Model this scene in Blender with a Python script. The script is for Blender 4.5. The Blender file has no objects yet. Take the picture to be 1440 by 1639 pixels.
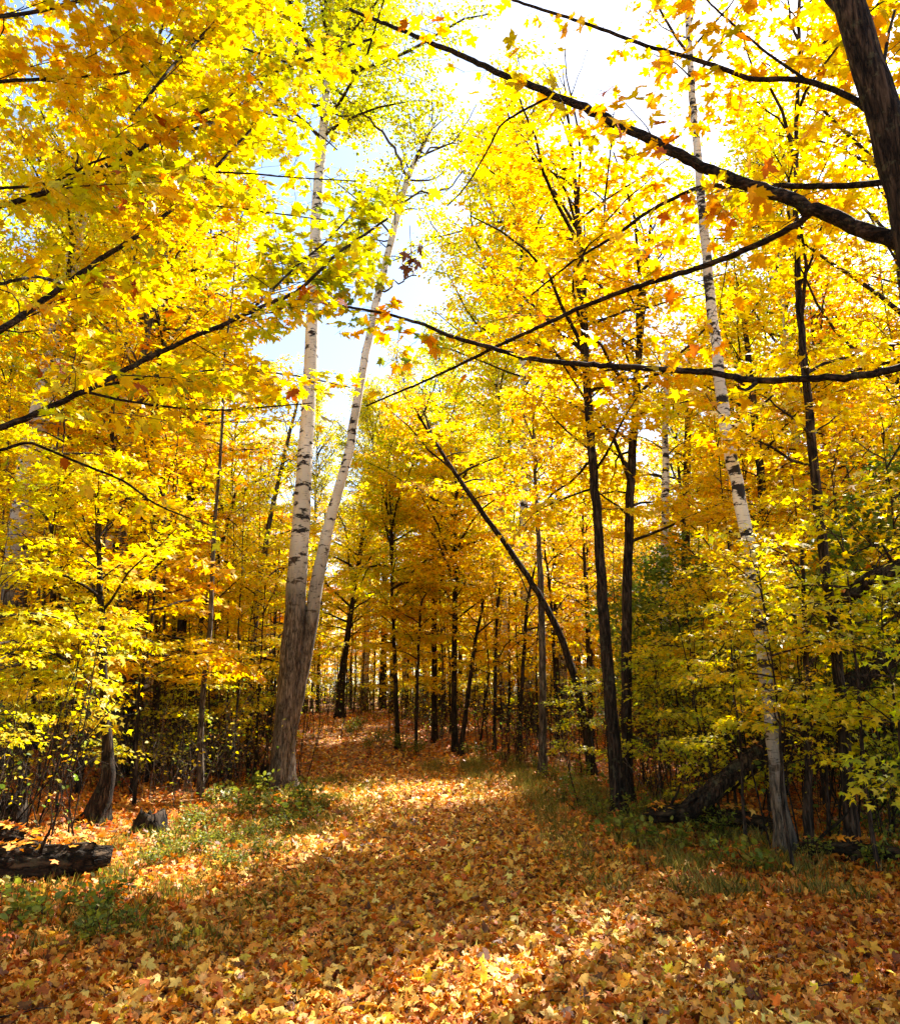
import bpy, math, numpy as np
from mathutils import Vector

# ------------------------------------------------------------------ camera, sky, sun
sc = bpy.context.scene
COL = sc.collection
PITCH = math.radians(13.4)
FPX = 1262.0                                   # focal length in pixels of the 1440 x 1639 photograph
cam = bpy.data.cameras.new('camera')
cam.sensor_fit = 'VERTICAL'
cam.sensor_height = 24.0
cam.lens = 24.0 * FPX / 1639.0
cam.clip_end = 2000
camo = bpy.data.objects.new('camera', cam)
COL.objects.link(camo)
camo.location = (0, 0, 1.5)
camo.rotation_euler = (math.pi / 2 + PITCH, 0, 0)
sc.camera = camo

SUN_EL, SUN_AZ = math.radians(47), math.radians(34)     # azimuth to the right of the view direction
world = bpy.data.worlds.new('World')
sc.world = world
world.use_nodes = True
wn, wl = world.node_tree.nodes, world.node_tree.links
wn.clear()
wo = wn.new('ShaderNodeOutputWorld')
wb = wn.new('ShaderNodeBackground')
sky = wn.new('ShaderNodeTexSky')
sky.sky_type = 'NISHITA'
sky.sun_disc = False
sky.sun_elevation = SUN_EL
sky.sun_rotation = SUN_AZ
sky.air_density = 1.0
sky.dust_density = 0.7
wb.inputs['Strength'].default_value = 0.056
wl.new(sky.outputs[0], wb.inputs[0])
wl.new(wb.outputs[0], wo.inputs[0])
sun = bpy.data.lights.new('sun', 'SUN')
sun.energy = 3.3
sun.angle = math.radians(0.5)
sun.color = (1.0, 0.95, 0.87)
suno = bpy.data.objects.new('sun', sun)
COL.objects.link(suno)
sdir = Vector((math.sin(SUN_AZ) * math.cos(SUN_EL), math.cos(SUN_AZ) * math.cos(SUN_EL), math.sin(SUN_EL)))
suno.rotation_euler = sdir.to_track_quat('Z', 'Y').to_euler()
suno.location = sdir * 60
sc.view_settings.view_transform = 'Standard'
sc.view_settings.look = 'None'
sc.view_settings.gamma = 1.0
sc.view_settings.use_curve_mapping = False
sc.view_settings.exposure = 2.65
sc.cycles.max_bounces = 24
sc.cycles.diffuse_bounces = 12
sc.cycles.transmission_bounces = 16
sc.cycles.glossy_bounces = 2
sc.cycles.use_denoising = True
sc.cycles.caustics_reflective = False
sc.cycles.caustics_refractive = False
sc.cycles.sample_clamp_indirect = 8.0

# ------------------------------------------------------------------ terrain functions
def sstep(a, b, x):
    t = np.clip((np.asarray(x, float) - a) / (b - a), 0, 1)
    return t * t * (3 - 2 * t)

def path_x(y):
    return np.interp(y, [-20, 4, 9, 14, 20, 30, 37, 45, 60, 90], [0.3, 0.0, -0.25, -0.6, -1.9, -3.9, -5.6, -9.5, -20, -45])

def path_w(y):
    return np.interp(y, [0, 10, 14, 20, 40, 60], [2.3, 2.1, 2.0, 1.7, 1.35, 1.3])

def ground_z(x, y):
    x = np.asarray(x, float); y = np.asarray(y, float)
    z = 0.72 * sstep(15, 38, y) + 0.9 * sstep(38, 110, y) + 1.5 * sstep(110, 300, y)
    off = np.abs(x - path_x(y)) - path_w(y)
    rough = sstep(0, 2.5, off)
    lump = (np.sin(x * 1.3 + y * .4 + 1) * np.sin(y * .9 - x * .3) * .10 + np.sin(x * .37 + 2) * np.sin(y * .29 + .5) * .22)
    z = z + rough * (lump + 0.10) + (1 - rough) * (0.015 * np.sin(x * 2.1) * np.sin(y * 1.7) - 0.02)
    return z

_cp, _sp = math.cos(PITCH), math.sin(PITCH)

def at(px, py, Y):
    """the place at distance Y ahead that is seen at a point of the photograph"""
    u, v = (px - 720) / FPX, (819.5 - py) / FPX
    dy, dz = _cp - _sp * v, _sp + _cp * v
    s = Y / dy
    return np.array([u * s, Y, 1.5 + dz * s])

def ground_at(px, py):
    best = 60.0
    for Y in np.arange(3.0, 60, 0.05):
        p = at(px, py, Y)
        if p[2] <= float(ground_z(p[0], p[1])):
            best = Y
            break
    return best

# ------------------------------------------------------------------ materials
def new_mat(name):
    m = bpy.data.materials.new(name)
    m.use_nodes = True
    nt = m.node_tree
    nt.nodes.clear()
    return m, nt.nodes, nt.links

def ramp(N, stops, interp='LINEAR'):
    r = N.new('ShaderNodeValToRGB')
    r.color_ramp.interpolation = interp
    e = r.color_ramp.elements
    while len(e) < len(stops):
        e.new(0.5)
    for k, (p, c) in enumerate(stops):
        e[k].position = p
        e[k].color = (*c, 1) if len(c) == 3 else c
    return r

def noise(N, L, vec, scale, detail=4, rough=.55):
    n = N.new('ShaderNodeTexNoise')
    n.inputs['Scale'].default_value = scale
    n.inputs['Detail'].default_value = detail
    n.inputs['Roughness'].default_value = rough
    if vec is not None:
        L.new(vec, n.inputs['Vector'])
    return n

def mapping(N, L, src, scale):
    mp = N.new('ShaderNodeMapping')
    mp.inputs['Scale'].default_value = scale
    L.new(src, mp.inputs['Vector'])
    return mp.outputs[0]

def mixc(N, L, fac, a, b, mode='MIX'):
    m = N.new('ShaderNodeMix')
    m.data_type = 'RGBA'
    m.blend_type = mode
    for sock, val in ((m.inputs[0], fac), (m.inputs[6], a), (m.inputs[7], b)):
        if hasattr(val, 'links') or isinstance(val, bpy.types.NodeSocket):
            L.new(val, sock)
        elif isinstance(val, (int, float)):
            sock.default_value = val
        else:
            sock.default_value = (*val, 1)
    return m.outputs[2]

def bump(N, L, h, strength, dist):
    b = N.new('ShaderNodeBump')
    b.inputs['Strength'].default_value = strength
    b.inputs['Distance'].default_value = dist
    L.new(h, b.inputs['Height'])
    return b.outputs[0]

def leaf_material(name, trans=0.5, gain=1.3, rough=0.5, spec=0.25):
    m, N, L = new_mat(name)
    out = N.new('ShaderNodeOutputMaterial')
    at_ = N.new('ShaderNodeAttribute'); at_.attribute_name = 'Col'
    oi = N.new('ShaderNodeObjectInfo')
    c = mixc(N, L, 1.0, at_.outputs['Color'], oi.outputs['Color'], 'MULTIPLY')
    tc = N.new('ShaderNodeTexCoord')
    n = noise(N, L, tc.outputs['Object'], 26.0, 2)
    r = ramp(N, [(.3, (.78, .74, .7)), (.7, (1.12, 1.1, 1.05))])
    L.new(n.outputs[0], r.inputs[0])
    c = mixc(N, L, 1.0, c, r.outputs[0], 'MULTIPLY')
    sp = noise(N, L, tc.outputs['Object'], 48.0, 3, .6)
    rs_ = ramp(N, [(.60, (1, 1, 1)), (.70, (.62, .40, .30))])
    L.new(sp.outputs[0], rs_.inputs[0])
    c = mixc(N, L, 1.0, c, rs_.outputs[0], 'MULTIPLY')
    p = N.new('ShaderNodeBsdfPrincipled')
    L.new(c, p.inputs['Base Color'])
    p.inputs['Roughness'].default_value = rough
    p.inputs['Specular IOR Level'].default_value = spec
    hs = N.new('ShaderNodeHueSaturation')
    hs.inputs['Saturation'].default_value = 1.05
    hs.inputs['Value'].default_value = gain
    L.new(c, hs.inputs['Color'])
    t = N.new('ShaderNodeBsdfTranslucent')
    L.new(hs.outputs[0], t.inputs['Color'])
    mx = N.new('ShaderNodeMixShader')
    mx.inputs[0].default_value = trans
    L.new(p.outputs[0], mx.inputs[1]); L.new(t.outputs[0], mx.inputs[2])
    L.new(mx.outputs[0], out.inputs[0])
    return m

def bark_material(name, c0, c1, c2, scale=1.0, lichen=0.0, along='z'):
    m, N, L = new_mat(name)
    out = N.new('ShaderNodeOutputMaterial')
    tc = N.new('ShaderNodeTexCoord')
    st_ = [38 * scale, 38 * scale, 5 * scale] if along == 'z' else [5 * scale, 38 * scale, 38 * scale]
    v = mapping(N, L, tc.outputs['Object'], st_)
    n1 = noise(N, L, v, 1.0, 6, .62)
    v2 = mapping(N, L, tc.outputs['Object'], (3, 3, 1.2))
    n2 = noise(N, L, v2, 1.0, 3)
    r = ramp(N, [(.36, c0), (.5, c1), (.68, c2)])
    L.new(n1.outputs[0], r.inputs[0])
    ck = noise(N, L, mapping(N, L, tc.outputs['Object'], [q * .55 for q in st_]), 1.0, 5, .6)
    ab = N.new('ShaderNodeMath'); ab.operation = 'SUBTRACT'; L.new(ck.outputs[0], ab.inputs[0]); ab.inputs[1].default_value = .5
    a2 = N.new('ShaderNodeMath'); a2.operation = 'ABSOLUTE'; L.new(ab.outputs[0], a2.inputs[0])
    rc = ramp(N, [(.0, (.18, .16, .14)), (.035, (.8, .8, .8)), (.12, (1.15, 1.12, 1.1))])
    L.new(a2.outputs[0], rc.inputs[0])
    r2 = ramp(N, [(.35, (.62, .62, .62)), (.7, (1.25, 1.2, 1.15))])
    L.new(n2.outputs[0], r2.inputs[0])
    c = mixc(N, L, 1.0, r.outputs[0], r2.outputs[0], 'MULTIPLY')
    c = mixc(N, L, 1.0, c, rc.outputs[0], 'MULTIPLY')
    if lichen:
        n3 = noise(N, L, tc.outputs['Object'], 9.0, 5, .7)
        r3 = ramp(N, [(.56, (0, 0, 0)), (.64, (lichen, lichen, lichen))])
        L.new(n3.outputs[0], r3.inputs[0])
        c = mixc(N, L, r3.outputs[0], c, (.16, .17, .09))
    oi = N.new('ShaderNodeObjectInfo')
    c = mixc(N, L, 1.0, c, oi.outputs['Color'], 'MULTIPLY')
    p = N.new('ShaderNodeBsdfPrincipled')
    L.new(c, p.inputs['Base Color'])
    p.inputs['Roughness'].default_value = 0.9
    p.inputs['Specular IOR Level'].default_value = 0.15
    L.new(bump(N, L, rc.outputs[0], 0.9, 0.02), p.inputs['Normal'])
    L.new(p.outputs[0], out.inputs[0])
    return m

def birch_material(name, rough_to, dark=0.5):
    """white papery bark with black scars; grey furrowed bark up to the height rough_to above the base"""
    m, N, L = new_mat(name)
    out = N.new('ShaderNodeOutputMaterial')
    tc = N.new('ShaderNodeTexCoord')
    obj = tc.outputs['Object']
    fine = noise(N, L, mapping(N, L, obj, (7, 7, 75)), 1.0, 4, .6)
    med = noise(N, L, mapping(N, L, obj, (4.2, 4.2, 10)), 1.0, 5, .65)
    big = noise(N, L, mapping(N, L, obj, (1.6, 1.6, 1.4)), 1.0, 2)
    base = ramp(N, [(.3, (.52, .47, .38)), (.6, (.74, .70, .62)), (.8, (.80, .77, .70))])
    L.new(big.outputs[0], base.inputs[0])
    rf = ramp(N, [(.60, (0, 0, 0)), (.66, (.85, .85, .85))])
    L.new(fine.outputs[0], rf.inputs[0])
    c = mixc(N, L, rf.outputs[0], base.outputs[0], (.06, .045, .035))
    rm = ramp(N, [(1 - dark + .05, (0, 0, 0)), (1 - dark + .09, (1, 1, 1))])
    L.new(med.outputs[0], rm.inputs[0])
    c = mixc(N, L, rm.outputs[0], c, (.025, .02, .018))
    fur = noise(N, L, mapping(N, L, obj, (34, 34, 7)), 1.0, 6, .68)
    rfur = ramp(N, [(.36, (.05, .036, .025)), (.5, (.12, .09, .062)), (.72, (.26, .21, .155))])
    L.new(fur.outputs[0], rfur.inputs[0])
    ck = noise(N, L, mapping(N, L, obj, (17, 17, 2.6)), 1.0, 5, .6)
    ab = N.new('ShaderNodeMath'); ab.operation = 'SUBTRACT'; L.new(ck.outputs[0], ab.inputs[0]); ab.inputs[1].default_value = .5
    a2 = N.new('ShaderNodeMath'); a2.operation = 'ABSOLUTE'; L.new(ab.outputs[0], a2.inputs[0])
    rc = ramp(N, [(.0, (.1, .09, .08)), (.03, (.7, .7, .7)), (.10, (1.2, 1.15, 1.1))])
    L.new(a2.outputs[0], rc.inputs[0])
    furc = mixc(N, L, 1.0, rfur.outputs[0], rc.outputs[0], 'MULTIPLY')
    sep = N.new('ShaderNodeSeparateXYZ'); L.new(obj, sep.inputs[0])
    ad = N.new('ShaderNodeMath'); ad.operation = 'MULTIPLY_ADD'
    L.new(big.outputs[0], ad.inputs[0]); ad.inputs[1].default_value = -2.6
    L.new(sep.outputs[2], ad.inputs[2])
    mr = N.new('ShaderNodeMapRange')
    mr.inputs['From Min'].default_value = rough_to - 2.0
    mr.inputs['From Max'].default_value = rough_to - 0.4
    L.new(ad.outputs[0], mr.inputs['Value'])
    c = mixc(N, L, mr.outputs[0], furc, c)
    p = N.new('ShaderNodeBsdfPrincipled')
    L.new(c, p.inputs['Base Color'])
    p.inputs['Roughness'].default_value = 0.7
    p.inputs['Specular IOR Level'].default_value = 0.2
    L.new(bump(N, L, rc.outputs[0], 0.35, 0.02), p.inputs['Normal'])
    L.new(p.outputs[0], out.inputs[0])
    return m

def ground_material():
    m, N, L = new_mat('forest_floor')
    out = N.new('ShaderNodeOutputMaterial')
    geo = N.new('ShaderNodeNewGeometry')
    pos = geo.outputs['Position']
    nw = noise(N, L, pos, 9.0, 3)
    warp = mixc(N, L, 0.06, pos, nw.outputs['Color'], 'ADD')
    vo = N.new('ShaderNodeTexVoronoi')
    vo.inputs['Scale'].default_value = 11.0
    L.new(warp, vo.inputs['Vector'])
    sepc = N.new('ShaderNodeSeparateColor'); L.new(vo.outputs['Color'], sepc.inputs[0])
    r = ramp(N, [(.0, (.10, .04, .015)), (.25, (.27, .10, .025)), (.5, (.42, .19, .05)), (.75, (.50, .27, .09)), (1, (.56, .38, .14))])
    L.new(sepc.outputs[0], r.inputs[0])
    vd = ramp(N, [(.0, (1, 1, 1)), (.65, (.75, .7, .65)), (.95, (.22, .18, .15))])
    L.new(vo.outputs['Distance'], vd.inputs[0])
    c = mixc(N, L, 1.0, r.outputs[0], vd.outputs[0], 'MULTIPLY')
    n2 = noise(N, L, pos, 0.55, 4)
    r2 = ramp(N, [(.38, (.55, .5, .45)), (.6, (1.1, 1.05, 1))])
    L.new(n2.outputs[0], r2.inputs[0])
    c = mixc(N, L, 1.0, c, r2.outputs[0], 'MULTIPLY')
    p = N.new('ShaderNodeBsdfPrincipled')
    L.new(c, p.inputs['Base Color'])
    p.inputs['Roughness'].default_value = 0.85
    p.inputs['Specular IOR Level'].default_value = 0.2
    L.new(bump(N, L, vo.outputs['Distance'], 0.8, 0.04), p.inputs['Normal'])
    L.new(p.outputs[0], out.inputs[0])
    return m

M_LEAF = leaf_material('autumn_leaf', .52, 1.38)
M_GREEN = leaf_material('green_leaf', .42, 1.2)
M_LITTER = leaf_material('dry_leaf', .15, 1.1, .55, .3)
M_BARK = bark_material('brown_bark', (.016, .011, .008), (.05, .034, .023), (.125, .092, .065))
M_BARK_PALE = bark_material('grey_bark', (.06, .045, .032), (.15, .118, .085), (.27, .22, .165), 1.0, .5)
M_BARK_DARK = bark_material('dark_bark', (.012, .008, .005), (.038, .025, .016), (.10, .068, .045), 1.0, .25)
M_WOOD = bark_material('rotten_wood', (.008, .006, .004), (.024, .016, .010), (.055, .036, .022), .6, .1)
M_LOG = bark_material('rotten_log', (.010, .007, .004), (.032, .020, .011), (.085, .055, .03), .6, .15, 'x')
M_LIMB = bark_material('limb_bark', (.010, .007, .005), (.030, .020, .014), (.075, .052, .035), 1.0, .2, 'x')
M_TWIG = bark_material('twig_bark', (.035, .022, .016), (.075, .05, .035), (.15, .11, .08), 2.0)
M_TWIG_PALE = bark_material('pale_twig', (.14, .11, .08), (.27, .22, .17), (.42, .36, .28), 2.0)
M_BIRCH_BIG = birch_material('birch_bark_furrowed', 3.7, .50)
M_BIRCH = birch_material('birch_bark', 1.3, .535)
M_STALK = bark_material('leaf_stalk', (.25, .10, .03), (.34, .17, .05), (.45, .28, .07), 2.0)
M_GROUND = ground_material()

# ------------------------------------------------------------------ mesh helpers
def build_mesh(name, V, faces, mat, col=None, smooth=False, face_n=None):
    """faces: (k, n) array of vertex indices, or list of such arrays; col: one colour per face"""
    me = bpy.data.meshes.new(name)
    if not isinstance(faces, list):
        faces = [faces]
    loops = np.concatenate([f.ravel() for f in faces]).astype(np.int32)
    tot = np.concatenate([np.full(len(f), f.shape[1]) for f in faces]).astype(np.int32)
    st = np.concatenate([[0], np.cumsum(tot)[:-1]]).astype(np.int32)
    me.vertices.add(len(V)); me.vertices.foreach_set('co', np.asarray(V, np.float32).ravel())
    me.loops.add(len(loops)); me.loops.foreach_set('vertex_index', loops)
    me.polygons.add(len(tot)); me.polygons.foreach_set('loop_start', st)
    if smooth:
        me.polygons.foreach_set('use_smooth', np.ones(len(tot), bool))
    me.update(calc_edges=True)
    if col is not None:
        a = me.attributes.new('Col', 'FLOAT_COLOR', 'FACE')
        c = np.ones((len(tot), 4), np.float32); c[:, :3] = col
        a.data.foreach_set('color', c.ravel())
    me.materials.append(mat)
    return me

def norm(a):
    return a / np.maximum(np.linalg.norm(a, axis=-1, keepdims=True), 1e-9)

def tubes(P, R, s, bumpy=0.0, rng=None, cap=False):
    """P (m, n, 3) centre lines, R (m, n) radii, s sides -> vertices, [face arrays]"""
    m, n, _ = P.shape
    T = np.empty_like(P)
    T[:, 1:-1] = P[:, 2:] - P[:, :-2]; T[:, 0] = P[:, 1] - P[:, 0]; T[:, -1] = P[:, -1] - P[:, -2]
    T = norm(T)
    D = norm(P[:, -1] - P[:, 0])
    ref = np.where(np.abs(D[:, 2:3]) < .75, np.array([[0, 0, 1.]]), np.array([[1., 0, 0]]))
    ref = np.repeat(ref[:, None], n, 1)
    A = norm(np.cross(T, ref)); B = np.cross(T, A)
    th = np.arange(s) * 2 * math.pi / s
    rr = np.repeat(R[:, :, None], s, 2)
    if bumpy and rng is not None:
        k = np.arange(n)[None, :, None]
        ph = rng.uniform(0, 6, (m, 1, 1))
        rr = rr * (1 + bumpy * (np.sin(3 * th[None, None] + k * .35 + ph) * .5 + rng.normal(0, .45, rr.shape)))
    V = P[:, :, None] + rr[..., None] * (np.cos(th)[None, None, :, None] * A[:, :, None] + np.sin(th)[None, None, :, None] * B[:, :, None])
    i = np.arange(m)[:, None, None] * n * s
    j = np.arange(n - 1)[None, :, None] * s
    k = np.arange(s)[None, None, :]; k2 = (k + 1) % s
    F = np.stack(np.broadcast_arrays(i + j + k, i + j + s + k, i + j + s + k2, i + j + k2), -1).reshape(-1, 4)
    fs = [F]
    if cap:
        fs.append((np.arange(m)[:, None] * n * s + np.arange(s)[None]))
        fs.append((np.arange(m)[:, None] * n * s + (n - 1) * s + np.arange(s)[None, ::-1]))
    return V.reshape(-1, 3), fs

def merge(parts):
    Vs, F, o = [], [], 0
    for V, fs in parts:
        Vs.append(V); F += [f + o for f in fs]; o += len(V)
    return np.concatenate(Vs), F

# leaf outlines: x, y, in units of the leaf's length; petiole at the origin
_half = [(.09, -.03), (.36, -.12), (.29, .07), (.44, .12), (.64, .45), (.43, .42), (.36, .52), (.16, .43), (.21, .68), (.10, .76)]
MAPLE_HI = np.array([(0, .03)] + _half + [(0, 1.0)] + [(-x, y) for x, y in _half[::-1]])
MAPLE_MID = np.array([(0, 0), (.34, -.06), (.28, .14), (.62, .46), (.17, .46), (0, 1), (-.17, .46), (-.62, .46), (-.28, .14), (-.34, -.06)])
MAPLE_LO = np.array([(0, 0), (.58, .36), (.17, .5), (0, 1), (-.17, .5), (-.58, .36)])
OVAL = np.array([(0, 0), (.34, .30), (.28, .66), (0, 1), (-.28, .66), (-.34, .30)])
DIAMOND = np.array([(0, 0), (.42, .42), (0, 1), (-.42, .42)])

def leaf_mesh(rng, pos, dr, nr, size, tpl, fold=.18, curl=.2, fs=.12, cs=.15):
    """one polygon per leaf; fold lifts both halves about the midrib, curl bends tip and lobes down"""
    n = len(pos)
    dr = norm(dr)
    nr = norm(nr - (nr * dr).sum(-1, keepdims=True) * dr)
    sd = np.cross(dr, nr)
    x, y = tpl[:, 0][None, :], tpl[:, 1][None, :]
    f = rng.normal(fold, fs, (n, 1)); c = rng.normal(curl, cs, (n, 1))
    z = f * np.abs(x) - c * (y - .2) ** 2 - c * x * x + rng.normal(0, .035, (n, len(tpl)))
    s = np.asarray(size).reshape(-1, 1, 1)
    V = pos[:, None] + s * (x[..., None] * sd[:, None] * rng.uniform(.85, 1.1, (n, 1, 1)) + y[..., None] * dr[:, None] + z[..., None] * nr[:, None])
    k = len(tpl)
    F = np.arange(n * k).reshape(n, k)
    return V.reshape(-1, 3), F

# ------------------------------------------------------------------ growth helpers (all vectorised)
def grow(rng, S, D, Ln, n=6, up=0.0, jit=.12):
    m = len(S)
    P = np.empty((m, n, 3)); P[:, 0] = S
    d = norm(D.copy())
    st = (Ln / (n - 1))[:, None]
    for k in range(1, n):
        d = norm(d + np.array([0, 0, 1.]) * up / n + rng.normal(0, jit, (m, 3)) * np.array([1, 1, .6]))
        P[:, k] = P[:, k - 1] + d * st
    return P

def sample(P, idx, t):
    n = P.shape[1]
    f = np.clip(t, 0, .9999) * (n - 1); k = f.astype(int); w = (f - k)[:, None]
    a, b = P[idx, k], P[idx, k + 1]
    return a * (1 - w) + b * w, norm(b - a)

def shoots(rng, P, Ln, spacing, t0, frac, minl, flat=1.0, maxl=9.):
    cnt = np.maximum(1, (Ln * (1 - t0) / spacing).astype(int))
    idx = np.repeat(np.arange(len(P)), cnt)
    first = np.cumsum(cnt) - cnt
    order = np.arange(len(idx)) - first[idx]
    t = t0 + (1 - t0) * (order + rng.uniform(.1, .9, len(idx))) / cnt[idx]
    S, T = sample(P, idx, t)
    side = norm(np.cross(T, np.array([0, 0, 1.])))
    sgn = np.where(order % 2 == 0, 1., -1.)[:, None]
    if flat < 1:
        v = np.cross(T, side); a = rng.uniform(0, 6.28, (len(idx), 1))
        side = norm(side * sgn * flat + (side * np.cos(a) + v * np.sin(a)) * (1 - flat) * 1.6)
        sgn = 1.0
    ang = rng.normal(.85, .18, (len(idx), 1))
    D = np.cos(ang) * T + np.sin(ang) * side * sgn
    L2 = np.minimum((Ln[idx] * (1 - t) * frac + minl) * rng.uniform(.6, 1.25, len(idx)), maxl)
    return S, D, L2, idx

def leaves_along(rng, P, Ln, spacing, spread, tilt, size, flat=1.0, t0=.15):
    cnt = np.maximum(1, (Ln / spacing).astype(int))
    idx = np.repeat(np.arange(len(P)), cnt)
    n = len(idx)
    t = t0 + (1 - t0) * rng.uniform(0, 1, n) ** .8
    S, T = sample(P, idx, t)
    side = norm(np.cross(T, np.array([0, 0, 1.])) + 1e-6)
    sg = rng.choice([-1., 1.], (n, 1))
    pos = S + side * sg * np.abs(rng.normal(0, spread, (n, 1))) + rng.normal(0, spread * .35, (n, 3)) * np.array([1, 1, .55 + 1.2 * (1 - flat)])
    dr = T * .7 + side * sg * rng.uniform(.2, 1.1, (n, 1)) + rng.normal(0, .25, (n, 3)) + np.array([0, 0, -.22 - .5 * (1 - flat)])
    nr = np.array([0, 0, 1.]) * flat + rng.normal(0, tilt, (n, 3))
    sz = size * rng.uniform(.62, 1.25, n)
    global LAST_S
    LAST_S = S
    return pos, dr, nr, sz, idx

def palette(rng, n, cols, weights, grp=None, jitter=.12):
    cols = np.array(cols); w = np.array(weights, float); w /= w.sum()
    k = rng.choice(len(cols), n, p=w)
    c = cols[k]
    if grp is not None:                        # whole sprays lean towards one colour
        g = rng.choice(len(cols), grp.max() + 1, p=w)
        c = c * .45 + cols[g[grp]] * .55
    return np.clip(c * rng.normal(1, jitter, (n, 1)) * rng.normal(1, .05, (n, 3)), .005, .95)

GOLD, LEMON, LIME, ORANGE = (.79, .54, .014), (.79, .63, .02), (.56, .60, .022), (.76, .38, .014)
GREEN, OLIVE, RUST, BROWN = (.12, .20, .025), (.34, .33, .03), (.42, .13, .02), (.20, .085, .03)
PAL_GOLD = ([GOLD, LEMON, ORANGE, LIME], [5, 5, 1.4, .8])
PAL_LEMON = ([GOLD, LEMON, ORANGE, LIME], [2, 5, .4, 4.5])
PAL_LIME = ([LEMON, LIME, OLIVE, GREEN], [2, 7, 2.4, 1])
PAL_ORANGE = ([GOLD, LEMON, ORANGE, RUST], [4, 2, 5, .8])
PAL_GREEN = ([LIME, OLIVE, GREEN, LEMON], [2, 3, 6, 1])

SPACE_K = .24
def crown(rng, trunk, r_at, H0, t_from, n_br, Rmax, leaf, pal, flat=1.0, tilt=.38, space=.085, sub=.3, tpl=MAPLE_LO,
          elev=(24, 66), low_full=False, frac=.42, spread=.13, t_to=1.0, sides=5):
    """branches and leaves round a trunk centre line (n, 3); returns branch mesh data, leaf mesh data and leaf colours"""
    TP = trunk[None]
    t = t_from + (t_to - t_from) * (np.arange(n_br) + rng.uniform(.0, 1, n_br)) / n_br
    S, T = sample(TP, np.zeros(n_br, int), t)
    u = (t - t_from) / max(1e-6, 1 - t_from)
    az = np.arange(n_br) * 2.399 + rng.normal(0, .9, n_br)
    el = np.radians(np.interp(u, [0, 1], elev) + rng.normal(0, 14, n_br))
    D = np.stack([np.cos(az) * np.cos(el), np.sin(az) * np.cos(el), np.sin(el)], -1)
    prof = np.interp(u, [0, .25, .7, 1], [.8 if low_full else .6, 1, .95, .45])
    Ln = Rmax * prof * rng.uniform(.45, 1.25, n_br)
    P = grow(rng, S, D, Ln, 7, -.55 if flat > .6 else .15, .17)
    rb = np.maximum(.006, .013 * Ln)[:, None] * np.linspace(1, .25, 7)[None]
    parts = [tubes(P, rb, sides)]
    sub, space = sub * .55, space * SPACE_K
    S2, D2, L2, i2 = shoots(rng, P, Ln, sub, .15, frac, .25, flat)
    P2 = grow(rng, S2, D2, L2, 4, -.35 if flat > .6 else 0, .12)
    parts.append(tubes(P2, np.maximum(.0035, .006 * L2)[:, None] * np.linspace(1, .35, 4)[None], 3))
    pos, dr, nr, sz, gi = leaves_along(rng, P2, L2, space, spread, tilt, leaf, flat)
    V, F = leaf_mesh(rng, pos, dr, nr, sz, tpl)
    col = palette(rng, len(F), pal[0], pal[1], gi)
    return merge(parts), (V, F), col

# ------------------------------------------------------------------ object helpers
def add(name, me, parent=None, **props):
    o = bpy.data.objects.new(name, me)
    COL.objects.link(o)
    if parent is not None:
        o.parent = parent
    for k, v in props.items():
        o[k] = v
    return o

def thing(name, label, cat, loc=(0, 0, 0), group=None):
    o = bpy.data.objects.new(name, None)
    COL.objects.link(o)
    o.location = [float(c) for c in loc]
    o.empty_display_size = .2
    o['label'] = label; o['category'] = cat
    if group:
        o['group'] = group
    return o

def copy_tree(src, loc, rz, s, tint, label, group):
    r = src.copy(); COL.objects.link(r)
    r.location = [float(c) for c in loc]; r.rotation_euler = (0, 0, rz); r.scale = (s, s, s * 1.0)
    r['label'] = label; r['group'] = group
    for ch in src.children:
        c = ch.copy(); COL.objects.link(c); c.parent = r
        if c.get('kind') == 'stuff' and 'foliage' in c.name:
            c.color = (*tint, 1)
    return r

def smooth_line(pts, n):
    pts = np.asarray(pts, float)
    k = len(pts)
    s = np.concatenate([[0], np.cumsum(np.linalg.norm(np.diff(pts[:, :3], axis=0), axis=1))])
    q = np.linspace(0, s[-1], n)
    out = np.stack([np.interp(q, s, pts[:, c]) for c in range(pts.shape[1])], -1)
    for _ in range(2):
        out[1:-1] = out[1:-1] * .5 + (out[:-2] + out[2:]) * .25
    return out

# ------------------------------------------------------------------ ground
rng = np.random.default_rng(11)
def make_ground():
    def axis(a, b, fine, far):
        v = [0.0]
        step = fine
        while v[-1] < b:
            v.append(v[-1] + step); step = min(step * 1.035, far)
        w = [-q for q in v[1:] if -q >= -abs(a)]
        return np.array(w[::-1] + v)
    xs = axis(-400, 400, .16, 30); ys = axis(-60, 700, .16, 30)
    X, Y = np.meshgrid(xs, ys, indexing='ij')
    Z = ground_z(X, Y)
    V = np.stack([X, Y, Z], -1).reshape(-1, 3)
    ny = len(ys)
    i = np.arange(len(xs) - 1)[:, None] * ny + np.arange(ny - 1)[None]
    F = np.stack([i, i + ny, i + ny + 1, i + 1], -1).reshape(-1, 4)
    return add('ground', build_mesh('ground', V, F, M_GROUND, None, True), kind='structure')
ground = make_ground()

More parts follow.
